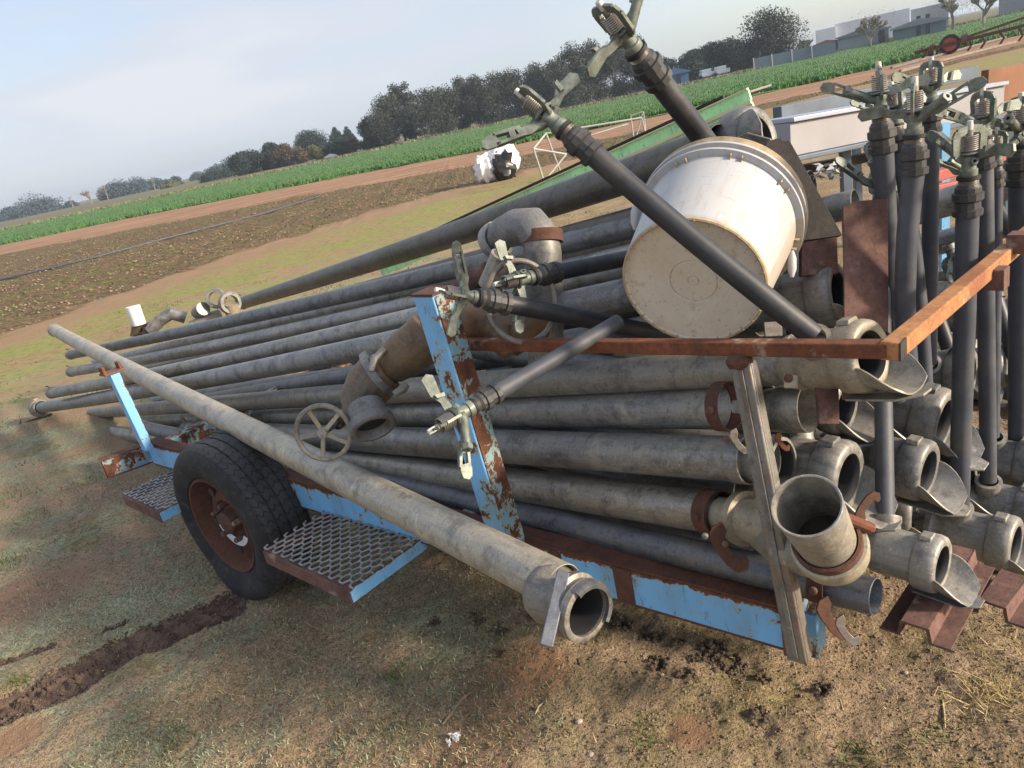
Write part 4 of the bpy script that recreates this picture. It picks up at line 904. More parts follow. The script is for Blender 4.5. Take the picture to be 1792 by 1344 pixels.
pD=pipe('wide greenish pipe going under the bucket, fourth from the top at left',(68,714,19),(1330,468,70),.0889,'pipe_grey',('bell',),sag=.02)
pG=pipe('mossy blue-grey pipe behind the handwheel valve, ending in a cobwebbed coupler',(120,735,14),(1384,540,66),.092,'pipe_blue',sag=.01)
gd=(P(1470,520,1.76)-P(1000,590,2.3)).normalized()
coupler(pG,P(1470,513,1.76),gd,.050,'cast_alloy',0,None,True,True,3.6)
pF=pipe('sand-coloured pipe just under the orange hoop rail, ending in a pale coupler',(100,728,16),(1400,636,74),.0889,'pipe_tan',sag=-.005)
fd=(P(1527,618,1.36)-P(1150,648,1.82)).normalized()
f_sock=P(1424,588,1.38)
coupler(pF,P(1527,622,1.42),fd,.0455,'cast_pale',0,(2.3,P(1405,560,1.39)),True,True,3.9)
pH=pipe('wide grey pipe with green tinge below the sandy one, cut open at its right end',(135,736,17),(1345,712,81),.1016,'pipe_grey',sag=-.005)
pI=pipe('dusty grey pipe with raised letters at its collar, middle of the lower stack',(330,752,30),(1345,806,83),.1016,'pipe_grey',sag=.0)
pJ=pipe('shiny bare aluminium pipe with rust clamp, second from the bottom',(103,748,19),(1262,898,76),.1016,'pipe_bright',('bell',),sag=-.02)
pK=pipe('lowest slate-grey pipe lying along the blue rail, open at its right end',(245,746,22),(1532,1044,66),.0762,'pipe_blue',sag=.0)
P1=pipe('long sandy pipe leaning across the front over the tyre and far stake',(96,578,20.5),(985,1028,86),.099,'pipe_tan',('ring','x'),sag=.012)
# couplers/ clamps on those
def axis_of(a,b): return (b-a).normalized()
dH=axis_of(P(842,723,FPX*.1016/58),P(1345,712,FPX*.1016/84))
c=P(1415,715,1.60); mb=MB()
mb.lathe([(-.07,.048),(-.06,.0525),(0,.0525),(.001,.0512),(-.10,.0495)],c,dH,seg=32); mb.build('tube_end','pipe_bright',pH)
clampband(pH,P(1268,711,1.60),dH,.0508,.030)
hook(pH,P(1290,768,1.50),cx_,cy_,.03,'galvanised'); MB().lathe([(0,.008),(.006,.008),(.008,.0)],P(1272,768,1.49),CAMV(c),seg=10).build('bolt','rust_plate',pH)
MB().box(P(1384,668,1.46),(cx_,cy_,CAMV(c)),(.014,.013,.006)).build('lug','cast_pale',pH,bevel=.002); MB().lathe([(0,.009),(.008,.009),(.01,.0)],P(1380,662,1.45),CAMV(c),seg=10).build('bolt','rust_plate',pH)
dI=axis_of(P(842,780,FPX*.1016/60),P(1345,806,FPX*.1016/88))
ce=P(1372,810,1.58)
MB().lathe([(-.12,.0512),(-.115,.0535),(-.05,.0535),(-.045,.050),(-.02,.0505),(-.016,.055),(0,.055),(.001,.0475),(-.07,.0465),(-.07,0)],ce,dI,seg=32).build('coupler','pipe_grey',pI)
MB().lathe([(-.004,.0472),(-.010,.044),(-.060,.044),(-.060,0)],ce,dI,seg=32).build('gasket_bore_shade','rubber_bore_shade',pI)  # gasket with a black lining painted for the dark bore
hook(pI,P(1366,770,1.5),cx_,cy_,.022,'rust_orange')
MB().lathe([(-.002,.0512),(0,.0535),(.03,.0535),(.032,.0512)],P(1290,803,1.62),dI,seg=32).build('collar','pipe_grey',pI)
# raised casting letters on that collar
def text(t,s,loc,ex,ey,size,mat,depth=.0008,name='raised_letters'):
    cu=bpy.data.curves.new(name,'FONT'); cu.body=s; cu.size=size; cu.extrude=depth; o=bpy.data.objects.new(name,cu); sc.collection.objects.link(o)
    dg=bpy.context.evaluated_depsgraph_get(); me=bpy.data.meshes.new_from_object(o.evaluated_get(dg)); bpy.data.objects.remove(o); o=bpy.data.objects.new(name,me); sc.collection.objects.link(o); me.materials.clear(); me.materials.append(MAT[mat])
    ex=ex.normalized(); ey=(ey-ex*ey.dot(ex)).normalized(); M=Matrix((ex,ey,ex.cross(ey))).transposed().to_4x4(); 
    o.parent=t; M.translation=Vector(loc)-Vector(t['_o']); o.matrix_basis=M; return o
cI=P(1276,802,1.62); rad=(CAMV(cI)-dI*CAMV(cI).dot(dI)).normalized(); tg=dI.cross(rad)
if tg.z<0: tg=-tg
text(pI,'SHERS  RA',cI+rad*.0518-tg*.036-dI*.006,tg,-dI,.012,'cast_alloy'); text(pI,'2 00',cI+rad*.0518-tg*.016+dI*.010,tg,-dI,.009,'cast_alloy')
dJ=axis_of(P(950,840,FPX*.1016/55),P(1262,898,FPX*.1016/76))
clampband(pJ,P(1250,897,1.72),dJ,.0508,.042); hook(pJ,P(1268,950,1.60),cx_,cy_,.062)
for (x,y) in ((1234,938),(1269,952)): MB().lathe([(0,.007),(.006,.007),(.009,.0)],P(x,y,1.585),CAMV(P(x,y,1.6)),seg=10).build('bolt','galvanised' if x<1250 else 'rust_plate',pJ)
MB().lathe([(0,.040),(.05,.040),(.055,.060),(.075,.062),(.078,.050),(.11,.052),(.14,.056),(.20,.055)],P(1262,900,1.70),dJ,seg=36).build('coupler','cast_pale',pJ)
dK=axis_of(P(1100,944,FPX*.0762/52),P(1532,1044,1.5))
clampband(pK,P(1437,1022,1.56),dK,.038,.034); hook(pK,P(1452,1075,1.50),cx_,cy_,.050); h2=hook(pK,P(1478,1098,1.47),cx_,cy_,.035,'galvanised')
# tube stub standing up at the lower right, in a rusty clamp
st_b=P(1452,958,1.40); st_t=P(1411,884,1.28); sdv=(st_t-st_b).normalized()
t=thing('pipe_elbow','upturned open tube stub held in a rust-red clamp ring at the lower right','pipe elbow',st_b)
MB().lathe([(-.02,.050),(.03,.053),((st_t-st_b).length,.060),((st_t-st_b).length+.001,.0585),((st_t-st_b).length,.0555),(.02,.0500)],st_b,sdv,seg=44).build('tube','pipe_tan',t)
MB().lathe([(.035,.051),(.035,0)],st_b,sdv,seg=32).build('bore_shade','steel_black',t)  # black disc painted in for the shade inside the stub
MB().lathe([(-.055,.045),(-.05,.056),(-.025,.066),(.0,.070),(.015,.068),(.018,.056)],st_b,sdv,seg=44).build('bell','cast_pale',t)
MB().lathe([(.010,.055),(.012,.0625),(.034,.0625),(.036,.0565)],st_b,sdv,seg=44).build('clamp_ring','rust_dark',t)
hook(t,P(1513,893,1.38),cx_,cy_*-1,.034); MB().tube([P(1475,905,1.36),P(1500,915,1.36),P(1525,925,1.37)],.011,10).build('clamp_bolt','rust_orange',t)
MB().tube([st_b-sdv*.03,st_b-sdv*.06+TU*.02,st_b-sdv*.05+TU*.09,P(1330,918,1.66)],[.048,.048,.046,.050],24).build('elbow_body','cast_pale',t)
# near coupler of the leaning pipe
dP=(P(985,1028,1.50)-P(500,782,2.55)).normalized(); oc=P(1028,1071,1.43)
MB().lathe([(-.135,.050),(-.125,.058),(-.10,.064),(-.085,.057),(-.06,.055),(-.052,.064),(-.035,.066),(-.03,.058),(-.02,.058),(-.015,.063),(0,.061),(.003,.055),(.001,.049),(-.02,.047)],oc,dP,seg=44).build('coupler','cast_alloy',P1,sharp=50)
MB().lathe([(-.004,.049),(-.012,.0455),(-.09,.0455),(-.09,0)],oc,dP,seg=36).build('gasket_bore_shade','rubber_bore_shade',P1)  # gasket; its black back wall paints the shade in the opening
MB().lathe([(-.012,.0625),(.002,.0635),(.012,.058),(.010,.050),(-.004,.050)],oc,dP,seg=20,a0=70,a1=230).build('coupler_lip','pipe_blue',P1)
a,b=P(986,1000,1.44),P(956,1131,1.37); d,s_,u=frame(b-a,CAMV(a)); MB().box((a+b)/2,(d,s_,u),((b-a).length/2,.0125,.004)).build('latch_lever','pipe_blue',P1,bevel=.002)
# buried filler rows so the stack is solid
for i,(p1,p2) in enumerate((((180,660,14),(1300,418,50)),((200,690,15),(1320,500,56)),((190,712,16),(1330,560,58)),((220,735,18),(1330,660,60)),((260,745,20),(1330,760,60)),((300,756,21),(1300,860,60)),((150,640,14),(1300,380,46)),((480,810,27),(1330,958,52)),((420,770,25),(1280,700,52)),((500,620,24),(1310,440,48)))):
    pipe('dark dusty pipe buried deep in the stack, seen only through gaps',p1,p2,.0889,'pipe_dark' if i%2 else 'pipe_grey',('ring','x'),group='pipes buried in the stack')
# right-hand bottom layers: couplers facing the rear, each on its own pipe running back under the load
def rpipe(label,px,py,t,R,mat='cast_alloy',yaw=0,pitch=0,riser=2.2,rtop=None,roll=0,ln=1.35,rs=.024,group=None,foot=True,scoop=True,back=3.6):
    o=P(px,py,t); d=-TU; d=(d+TV*math.sin(math.radians(yaw))+ZU*math.sin(math.radians(pitch))).normalized()
    th=thing('irrigation_pipe',label,'pipe',o,group); a=o-d*ln; b=o-d*R*2.6
    MB().tube([a,b],R*1.0,24).build('tube','pipe_grey',th)
    s=coupler(th,o,d,R,mat,roll,(riser,rtop) if rtop is not None else None,scoop,foot,back,rs=rs); return s
R4=rpipe('coupler with riser beside the galvanised strut, opening above the upturned stub',1487,838,1.60,.052,'cast_alloy',-8,0,2.0,P(1371,288,2.06))
R5=rpipe('coupler with flat scoop between the second and third front risers',1626,826,1.70,.046,'cast_alloy',-9,-3,2.2,None)
R6=rpipe('lowest front coupler with short scoop standing on the rusty hat channel',1650,990,1.50,.038,'cast_alloy',-8,0,2.9,P(1541,392,1.80),back=4.4)
R7=rpipe('lowest right coupler at the frame edge with the tallest front riser',1779,955,1.80,.0445,'cast_alloy',-8,0,2.9,P(1698,600,1.62),back=4.4)
R3=rpipe('large coupler in the third layer, its opening left of the tallest front riser',1654,740,1.85,.054,'cast_alloy',-8,-6,2.6,None)
R8=rpipe('coupler half cut off by the frame edge, level with the row of scoops',1828,905,1.95,.050,'cast_alloy',-6,0,2.6,P(1735,700,1.85))
R9=rpipe('upper right coupler at the frame edge behind the thin riser',1825,820,2.05,.049,'cast_alloy',-6,0,2.6,P(1758,650,1.95))
R10=rpipe('shaded double coupler under the pale one, left of the front riser',1482,712,1.70,.042,'cast_alloy',-10,0,2.6,None)
R11=rpipe('mossy coupler high behind the risers, left of the tallest front riser',1700,655,2.15,.048,'cast_alloy',-6,0,2.6,P(1650,600,1.95))
R12=rpipe('coupler in shade right behind the front riser, above the scoops',1560,716,1.85,.047,'cast_alloy',-8,0,2.6,None)
for (px,py,t) in ((1760,640,2.1),(1790,560,2.2),(1600,600,2.1),(1740,560,2.3),(1540,800,1.8),(1445,768,1.95),(1530,880,1.78),(1600,780,2.0),(1720,790,2.05),(1680,905,1.95),(1760,870,2.15),(1505,662,1.98),(1605,655,2.1),(1560,520,2.1),(1650,560,2.3),(1790,620,2.4),(1600,900,1.8),(1700,850,1.9),(1790,700,2.2),(1420,880,1.8),(1690,520,2.4)):
    rpipe('dusty coupler buried in shade behind the risers',px,py,t+.1,.042,'cast_alloy',random.uniform(-6,10),random.uniform(-5,5),2.6,None,ln=1.0,group='couplers buried behind the risers',foot=False)
pipe('fat grey pipe crossing behind the risers near the red channels',(1560,382,48),(1830,303,56),.1016,'pipe_grey')
t=pipe('small grey pipe with a cobwebbed blue-black inlet screen at its end',(1820,712,27),(1651,668,26),.05,'pipe_blue',('open','x'))
MB().lathe([(-.01,.026),(.004,.026),(.008,.022),(.004,.018),(-.015,.018),(-.015,0)],P(1651,668,2.49),(P(1651,668,2.5)-P(1820,712,2.4)).normalized(),seg=20).build('inlet_screen','black_plastic',t)
# ================================================================ SPRINKLER HEADS
def rx(m,v): return v
hb=MB(); hb.lathe([(-.004,.016),(0,.0175),(.012,.0175),(.014,.0145),(.026,.0135),(.032,.0165),(.040,.015),(.043,.011),(.046,.0)],(0,0,0),(0,0,1),(1,0,0),20)
nzd=Vector((.86,0,.5)); hb.tube([Vector((0,0,.028)),Vector((.020,0,.036)),Vector((.020,0,.036))+nzd*.030,Vector((.020,0,.036))+nzd*.055],[.0105,.0105,.0095,.0085],14)
hb.lathe([(0,.0115),(.012,.0115),(.0125,.0048),(.004,.0045)],Vector((.020,0,.036))+nzd*.052,nzd,seg=6)
hb.lathe([(0,.008),(.016,.008),(.0165,.0035),(.008,.003)],(-.008,0,.026),(-.9,.25,.35),seg=6)
br=MB()
fp=[Vector(p) for p in ((.008,0,.036),(.024,0,.038),(.031,0,.046),(.033,0,.082),(.027,0,.092),(.0,0,.097),(-.027,0,.092),(-.033,0,.082),(-.031,0,.048),(-.022,0,.038),(-.008,0,.036))]
for i in range(len(fp)-1): br.bar(fp[i],fp[i+1]+(fp[i+1]-fp[i]).normalized()*.002,.016,.0055,(0,1,0.01))
spg=MB(); pts=[Vector((.0155*math.cos(a*.62),.0155*math.sin(a*.62),.050+a*.00040)) for a in range(0,84)]; spg.tube(pts,.0017,6)
spg.tube([Vector((0,0,.045)),Vector((0,0,.094))],.007,10)
pn=MB(); pn.lathe([(.094,.0060),(.100,.0065),(.112,.0058),(.1125,0)],(0,0,0),(0,0,1),(1,0,0),12)
ar=MB(); YX=Vector((0,1,0)); ZX=Vector((0,0,1))
ar.lathe([(.043,.020),(.046,.023),(.049,.020),(.049,0)],(0,0,0),(0,0,1),(1,0,0),18)
# spoon side: a web that opens into a slotted rising frame with a rounded, cupped tip
ar.prism([(.012,.030),(.045,.034),(.062,.046),(.058,.062),(.040,.052),(.012,.052)],(.002,0,0),YX,ZX,.007)
ar.prism([(.056,.042),(.104,.066),(.102,.071),(.054,.048)],(.004,0,0),YX,ZX,.012); ar.prism([(.050,.056),(.096,.084),(.093,.089),(.047,.062)],(.004,0,0),YX,ZX,.012)
ar.prism([(.096,.064),(.108,.066),(.122,.074),(.125,.084),(.117,.093),(.104,.092),(.091,.086)],(.001,0,0),YX,ZX,.006); ar.prism([(.068,.050),(.078,.055),(.070,.070),(.060,.064)],(.0,0,0),YX,ZX,.005)
# counterweight blade
ar.prism([(-.012,.034),(-.038,.038),(-.058,.044),(-.098,.040),(-.106,.052),(-.100,.066),(-.060,.066),(-.040,.054),(-.012,.054)],(-.002,0,0),YX,Vector((.25,0,1)),.006)
ar.prism([(-.056,.044),(-.060,.066),(-.052,.064),(-.048,.046)],(-.008,0,0),YX,ZX,.012)
HEADSRC={}
def mkmesh(mb,name,mat):
    o=mb.build(name,mat,None,sharp=40); me=o.data; bpy.data.objects.remove(o); return me
HEADSRC['sprinkler_head']=mkmesh(hb,'sprinkler_head','brass_patina'); HEADSRC['bridge']=mkmesh(br,'bridge','brass_patina'); HEADSRC['spring']=mkmesh(spg,'spring','spring_steel'); HEADSRC['pin']=mkmesh(pn,'pin','pin_white'); HEADSRC['swing_arm']=mkmesh(ar,'swing_arm','brass_patina')
def head(root,p,ax,hint,scale=1.0,armrot=0):
    ax=ax.normalized(); h=cx_*hint[0]+cy_*hint[1]+(-F0)*(hint[2] if len(hint)>2 else 0); ey=(h-ax*h.dot(ax)).normalized(); ex=ey.cross(ax)
    M=Matrix((ex,ey,ax)).transposed().to_4x4()@Matrix.Scale(scale*.86,4); M.translation=p-Vector(root['_o'])
    hd=bpy.data.objects.new('sprinkler_head',HEADSRC['sprinkler_head']); sc.collection.objects.link(hd); hd.parent=root; HM=M@Matrix.Rotation(math.radians(random.uniform(50,130)),4,'Z'); hd.matrix_basis=HM
    inv=HM.inverted()@M
    for k in ('bridge','spring','pin','swing_arm'):
        o=bpy.data.objects.new(k,HEADSRC[k]); sc.collection.objects.link(o); o.parent=hd
        o.matrix_basis=inv@Matrix.Rotation(math.radians(armrot if k=='swing_arm' else 90 if k=='bridge' and False else 0),4,'Z')
def sriser(label,b,t_,wr,hint,mat='grey_poly',withhead=True,group=None,bend=0.0,hs=1.0,hax=None,armrot=0,fit=True):
    d=(t_-b).normalized(); th=thing('sprinkler_riser',label,'sprinkler',b,group)
    side=d.cross(Vector((0,1,0))).normalized(); 
    pts=[b+(t_-b)*(i/8)+side*bend*4*(i/8)*(1-i/8) for i in range(9)]
    MB().tube(pts,wr,20).build('riser_pipe',mat,th,sharp=50)
    if not withhead:
        MB().lathe([(-.05,wr)]+[(-.05+.004*i+(.002 if j else 0),wr*(1.02 if j else .95)) for i in range(12) for j in (0,1)]+[(0,wr*.9),(-.03,wr*.75),(-.03,0)],t_+d*.01,d,seg=20).build('thread',mat,th); return th
    k=wr/.021*.86; o=t_-d*.004
    f=[(-.004,wr*1.02),(-.002,wr*1.30),(.012,wr*1.32),(.014,wr*1.12),(.030,wr*1.10),(.034,wr*1.34),(.050,wr*1.34),(.052,wr*1.14),(.062,wr*1.12),(.066,wr*1.0),(.070,wr*.92)]
    ft=MB().lathe([(s*k,r) for s,r in f[:2]+f[2:]],o,d,seg=12).build('fitting','black_fitting',th,sharp=25)
    MB().lathe([((.066+.003*i+(.0015 if j else 0))*k,wr*(.90 if j else .82)) for i in range(5) for j in (0,1)],o,d,seg=20).build('thread','spring_steel',ft)
    MB().lathe([(.081*k,wr*.5),(.081*k,wr*1.0),(.089*k,wr*1.0),(.090*k,wr*.5)],o,d,seg=20).build('seal_ring','rubber_bore_shade',ft)
    head(th,o+d*.090*k,hax or d,hint,hs,armrot); return th
# leaning pair in front
sriser('big leaning sprinkler crossing in front of the white bucket',f_sock,P(1036,268,1.42),.0215,(-.42,-.92,.15),'black_poly',hs=1.22,bend=.004)
sriser('leaning sprinkler cut off by the top edge of the photo, behind the bucket',P(1330,372,2.10),P(1152,140,1.80),.0285,(.25,.95,.2),'black_poly',hs=1.5)
sriser('upper right sprinkler lying on its side in front of the grey ring',P(1300,412,2.2),P(972,477,1.80),.0208,(-.1,-1,.3),'black_poly',hs=1.15)
sriser('black sprinkler pointing left at the top of the blue post',P(1235,600,2.0),P(885,531,1.70),.0215,(-.55,.75,.5),'black_poly',hs=1.05)
sriser('lower sprinkler hanging in front of the blue post',P(1082,563,1.68),P(866,689,1.50),.0175,(.25,-1,.1),'grey_poly',hs=1.1)
# standing risers on the right
B9=R6; sriser('front riser beside the rust plate with a sprinkler just above the plate',B9,P(1541,392,1.80),.0190,(-1,.1,.2),'grey_poly',hs=1.15)
B10=R4; sriser('bare threaded riser behind the bucket rim, without sprinkler',B10,P(1371,288,2.06),.0190,(1,0,0),'black_poly',False)
B5=R7; sriser('tallest front riser right of the hoop corner with double fitting',B5,above(B5,1693,372),.0225,(-.3,1,-.4),'grey_poly',hs=1.15)
B6=R8; sriser('riser close behind the tallest front one, slightly to its right',B6,above(B6,1722,290),.0195,(-1,-.1,.1),'grey_poly',hs=1.1)
B7=R9; sriser('thinnest riser between the two right-hand front risers',B7,above(B7,1744,322),.0145,(.4,1,.2),'grey_poly',hs=.9)
B4=R11; sriser('middle riser with square paddle, standing right of the crossed pair',B4,above(B4,1629,228),.0205,(-1,.05,.3),'grey_poly',hs=1.1)
B1=P(1568,700,1.85); sriser('leftmost standing riser of the right-hand cluster',B1,above(B1,1545,262),.0222,(-1,.1,-.3),'grey_poly',hs=1.1)
B2=P(1594,690,1.72); sriser('crossed riser leaning left in the right-hand cluster',B2,P(1599,300,1.55),.0215,(.75,-.5,.3),'grey_poly',hs=1.15,bend=.016)
B3=P(1620,680,1.90); sriser('crossed riser behind the leaning one, ending left of the square paddle',B3,P(1573,262,1.78),.0175,(-.8,.5,.2),'grey_poly',hs=1.0,bend=-.01)
B8=P(1783,775,2.12); sriser('wide riser cut by the right edge of the photo',B8,above(B8,1786,318),.0270,(-1,.3,.2),'grey_poly',hs=1.25)
sriser('riser lying aslant in the shade behind the upright ones',P(1660,610,2.15),P(1560,330,2.2),.020,(-.5,.5,.5),'black_poly',hs=1.0)
sriser('riser lying aslant at the right behind the thin one',P(1830,480,2.2),P(1725,345,2.3),.024,(-.5,-.5,.5),'black_poly',hs=1.0)
sriser('black riser slanting down under the hoop rail at the right edge',P(1820,760,2.1),P(1742,520,2.2),.020,(-.5,-.5,.5),'black_poly',hs=1.0)
# loose sprinkler head stuck between risers
t=thing('loose_sprinkler_head','loose blue-green sprinkler head wedged between the risers','sprinkler',P(1655,425,1.85)); head(t,P(1660,430,1.85),cx_*.4-cy_*.9,(-.6,.8,.2),1.0)
# ================================================================ VALVE, ELBOWS, RING
VT=2.25
t=thing('valve_fitting','brown cast valve elbow with open outlet and spoked handwheel','valve',P(650,700,VT))
a,b=P(752,588,VT-.02),P(664,654,VT); d=(b-a).normalized(); L_=(b-a).length
MB().lathe([(-.004,.050),(0,.078),(.02,.080),(.03,.074),(L_*.55,.070),(L_*.78,.060),(L_*.86,.052),(L_*.90,.060),(L_+.0,.062),(L_+.004,.05)],a,d,seg=36).build('upper_body','cast_brown',t,sharp=50)
o1=P(664,652,VT)
MB().lathe([(-.012,.060),(-.010,.079),(.012,.080),(.016,.060)],o1,d,seg=36).build('flange','cast_alloy',t)
MB().tube([P(668,648,VT),P(648,672,VT),P(634,700,VT),P(636,722,VT-.02),P(646,738,VT-.05)],[.070,.074,.068,.060,.052],28).build('elbow_body','cast_brown',t,sharp=60)
od=(P(658,762,VT-.08)-P(640,725,VT)).normalized(); oo=P(654,752,VT-.13); od=(cx_*.30-cy_*.85+CAMV(oo)*.50).normalized()
MB().lathe([(-.085,.052),(-.04,.056),(-.03,.066),(-.004,.068),(0,.063),(0,.054),(-.006,.050),(-.06,.048)],oo,od,seg=36).build('outlet_ring','cast_alloy',t)
MB().lathe([(-.030,.050),(-.030,0)],oo,od,seg=24).build('outlet_bore','rubber_bore_shade',t)  # black disc painting the shade inside the outlet
MB().tube([P(690,690,VT-.1),P(706,680,VT-.1),P(712,672,VT-.1)],[.010,.014,.010],10).build('clasp','cast_alloy',t)
MB().tube([P(672,612,VT-.06),P(655,628,VT-.09),P(650,650,VT-.1)],[.008,.012,.008],10).build('clasp','cast_alloy',t)
s0,s1=P(612,722,VT),P(566,757,VT-.11); sd_=(s1-s0).normalized()
MB().tube([s0,s0.lerp(s1,.45)],[.024,.020],16).build('bonnet','cast_alloy',t); MB().lathe([(0,.019),(.002,.023),(.014,.023),(.016,.019)],s0.lerp(s1,.42),sd_,seg=18).build('bonnet_band','rust_dark',t)
MB().tube([s0.lerp(s1,.45),s1],.010,12).build('stem','galvanised',t)
wd_=(sd_+CAMV(s1)*.9).normalized(); dd,e1,e2=frame(wd_); RW=.080
hw=MB(); hw.tube([s1+e1*math.cos(a_*math.pi/24)*RW+e2*math.sin(a_*math.pi/24)*RW for a_ in range(49)],.0075,10,False); ho=hw.build('handwheel','cast_alloy',t)
for k in range(5):
    an=k*2*math.pi/5+1.2; MB().bar(s1,s1+(e1*math.cos(an)+e2*math.sin(an))*(RW-.004),.012,.006,wd_).build('spoke','cast_pale',ho)
MB().lathe([(-.012,.014),(.012,.014),(.014,0)],s1,wd_,seg=14).build('hub','cast_alloy',ho)
# upper elbow
ET=2.05
t=thing('elbow_fitting','big grey cast elbow with rusty band standing behind the sprinklers','elbow',P(950,640,ET))
MB().tube([P(866,424,ET+.15),P(880,408,ET+.12),P(905,398,ET+.05),P(930,398,ET),P(946,416,ET),P(950,445,ET),P(953,520,ET+.02),P(956,640,ET+.1)],[.040,.046,.052,.056,.054,.052,.052,.052],32).build('body','cast_alloy',t,sharp=60)
c=P(948,408,ET-.0); d=(P(951,470,ET)-P(946,400,ET)).normalized(); MB().lathe([(-.016,.055),(-.016,.0585),(.016,.0575),(.016,.053)],c+d*.012,d,seg=36).build('rust_band','rust_dark',t)
MB().lathe([(-.02,.040),(-.018,.054),(.006,.056),(.01,.045)],P(869,420,ET+.14),(P(905,398,ET+.05)-P(866,424,ET+.15)).normalized(),seg=28).build('collar','cast_alloy',t)
t=thing('open_elbow','small grey elbow with open mouth below the big elbow','elbow',P(870,480,ET))
a,b=P(858,502,ET-.05),P(882,448,ET-.1); MB().lathe([(0,.034),(.05,.034),((b-a).length,.036),((b-a).length+.002,.030),(.03,.028)],a,(b-a).normalized(),seg=24).build('body','cast_alloy',t); 
t=thing('rusty_elbow','rust-streaked pipe elbow left of the grey ring, behind the blue post','elbow',P(830,490,ET+.05))
MB().tube([P(800,512,ET+.15),P(826,492,ET+.12),P(846,480,ET+.1),P(868,500,ET+.1)],[.032,.036,.036,.034],20).build('body','rust_plate',t)
t=thing('cast_elbow','brown worn cast elbow right of the blue post, behind the ring','elbow',P(890,590,1.95))
MB().tube([P(818,552,2.0),P(850,572,1.98),P(900,582,1.98),P(945,560,2.0)],[.050,.062,.064,.05],28).build('body','cast_brown',t,sharp=60)
MB().tube([P(875,585,1.95),P(888,622,1.93)],[.05,.018],14).build('spout','cast_brown',t)
rc=P(912,528,1.78); MBR=MB(); dd,e1,e2=frame((CAMV(rc)+cx_*.15)); MBR.tube([rc+e1*math.cos(a_*math.pi/30)*.082+e2*math.sin(a_*math.pi/30)*.098 for a_ in range(61)],.0068,10,False)
tag(MBR.build('steel_ring','galvanised',loc=rc),'plain grey steel ring hanging behind the two upper lying sprinklers','ring')
# far fittings at the left end of the load
FT=6.3
t=thing('far_elbow','white capped elbow fitting at the far left end of the load','elbow',P(245,582,FT))
MB().tube([P(232,536,FT-.1),P(244,568,FT-.05)],[.058,.055],18).build('white_stub','white_plastic',t); MB().tube([P(243,562,FT-.05),P(238,582,FT),P(256,578,FT),P(270,570,FT)],[.05,.056,.058,.05],18).build('body','cast_brown',t)
t=thing('far_bend','curved grey bend lying next to the white capped elbow','elbow',P(300,560,FT)); MB().tube([P(262,580,FT-.1),P(280,560,FT-.1),P(300,548,FT-.1),P(325,556,FT-.05)],[.045,.052,.056,.05],18).build('body','cast_alloy',t)
t=thing('far_coupler','pair of open couplers at the far end of the highest pipe','coupler',P(400,535,FT)); MB().tube([P(335,572,FT-.2),P(358,560,FT-.2),P(385,550,FT-.2)],[.045,.05,.045],18).build('body','cast_pale',t)
for (x,y,r,dx) in ((402,530,.085,.5),(378,522,.075,-.2)): MB().lathe([(-.03,r),(0,r*1.12),(.03,r),(.03,r*.72),(-.03,r*.70)],P(x,y,FT-.3),CAMV(P(x,y,FT))+cx_*dx,seg=28).build('coupler_ring','cast_alloy',t)
MB().tube([P(404,532,FT-.3),P(408,555,FT-.25)],[.055,.055],14).build('stub','cast_pale',t); MB().tube([P(345,548,FT-.2),P(356,540,FT-.3)],[.05,.056],14).build('stub','cast_alloy',t)
tag(MB().tube([P(20,752,6.2),P(55,738,6.2),P(90,726,6.2)],.018,8).build('drag_bar','steel_black',loc=P(60,740,6.2)),'thin dark bar poking out of the far left end of the load','bar')
# ================================================================ BUCKET
BC=P(1212,496,1.56); RC=P(1264,376,1.76); ba=(RC-BC).normalized(); BL_=(RC-BC).length; rb,rt_=.151,.183
t=thing('bucket','dirty white plastic bucket lying on its side with its tan base facing out','bucket',BC)
MB().lathe([(.0,rb-.004),(.003,rb),(.02,rb+.003),(BL_*.80,rt_-.010),(BL_*.82,rt_-.008)],BC,ba,seg=72).build('side',"bucket_side",t,sharp=60)
MB().lathe([(.001,rb-.003),(.006,rb-.006),(.007,rb-.010),(.007,.052),(.010,.050),(.0075,.047),(.0075,.014),(.010,.012),(.008,.009),(.008,0)],BC,ba,seg=72).build('base','bucket_base',t,sharp=30)
MB().lathe([(-.001,rb-.0045),(-.003,rb-.002),(-.001,rb+.0012),(.006,rb+.002)],BC,ba,seg=72).build('base_rim','bucket_grime',t)
for (s0_,dr) in ((.80,.006),(.885,.009)):
    MB().lathe([(BL_*s0_,rt_-.014),(BL_*s0_+.001,rt_+dr),(BL_*s0_+.007,rt_+dr+.001),(BL_*s0_+.009,rt_+dr-.002),(BL_*s0_+.009,rt_-.006)],BC,ba,seg=72).build('rim_band','bucket_side',t)
MB().lathe([(BL_*.82,rt_-.009),(BL_*.96,rt_-.003),(BL_,rt_+.008),(BL_+.006,rt_+.006),(BL_+.004,rt_-.004),(BL_*.5,rt_-.03),(.012,rb-.01),(.012,0)],BC,ba,seg=72).build('lip','bucket_grime',t)
dd,e1,e2=frame(ba,cy_)
for k in range(46):   # moulded webs under the rim band
    a_=2*math.pi*k/46
    if k%5<3: continue
    rd=e1*math.cos(a_)+e2*math.sin(a_); MB().box(BC+ba*(BL_*.785)+rd*(rt_-.008),(ba,rd,ba.cross(rd)),(.006,.008,.0012)).build('web','bucket_grime',t)
for k in range(30):
    a_=2*math.pi*k/30+.1; rd=e1*math.cos(a_)+e2*math.sin(a_); MB().box(BC-ba*.0035+rd*(rb-.006),(rd,ba.cross(rd),ba),(.005,.0011,.0012)).build('base_tab','bucket_grime',t)
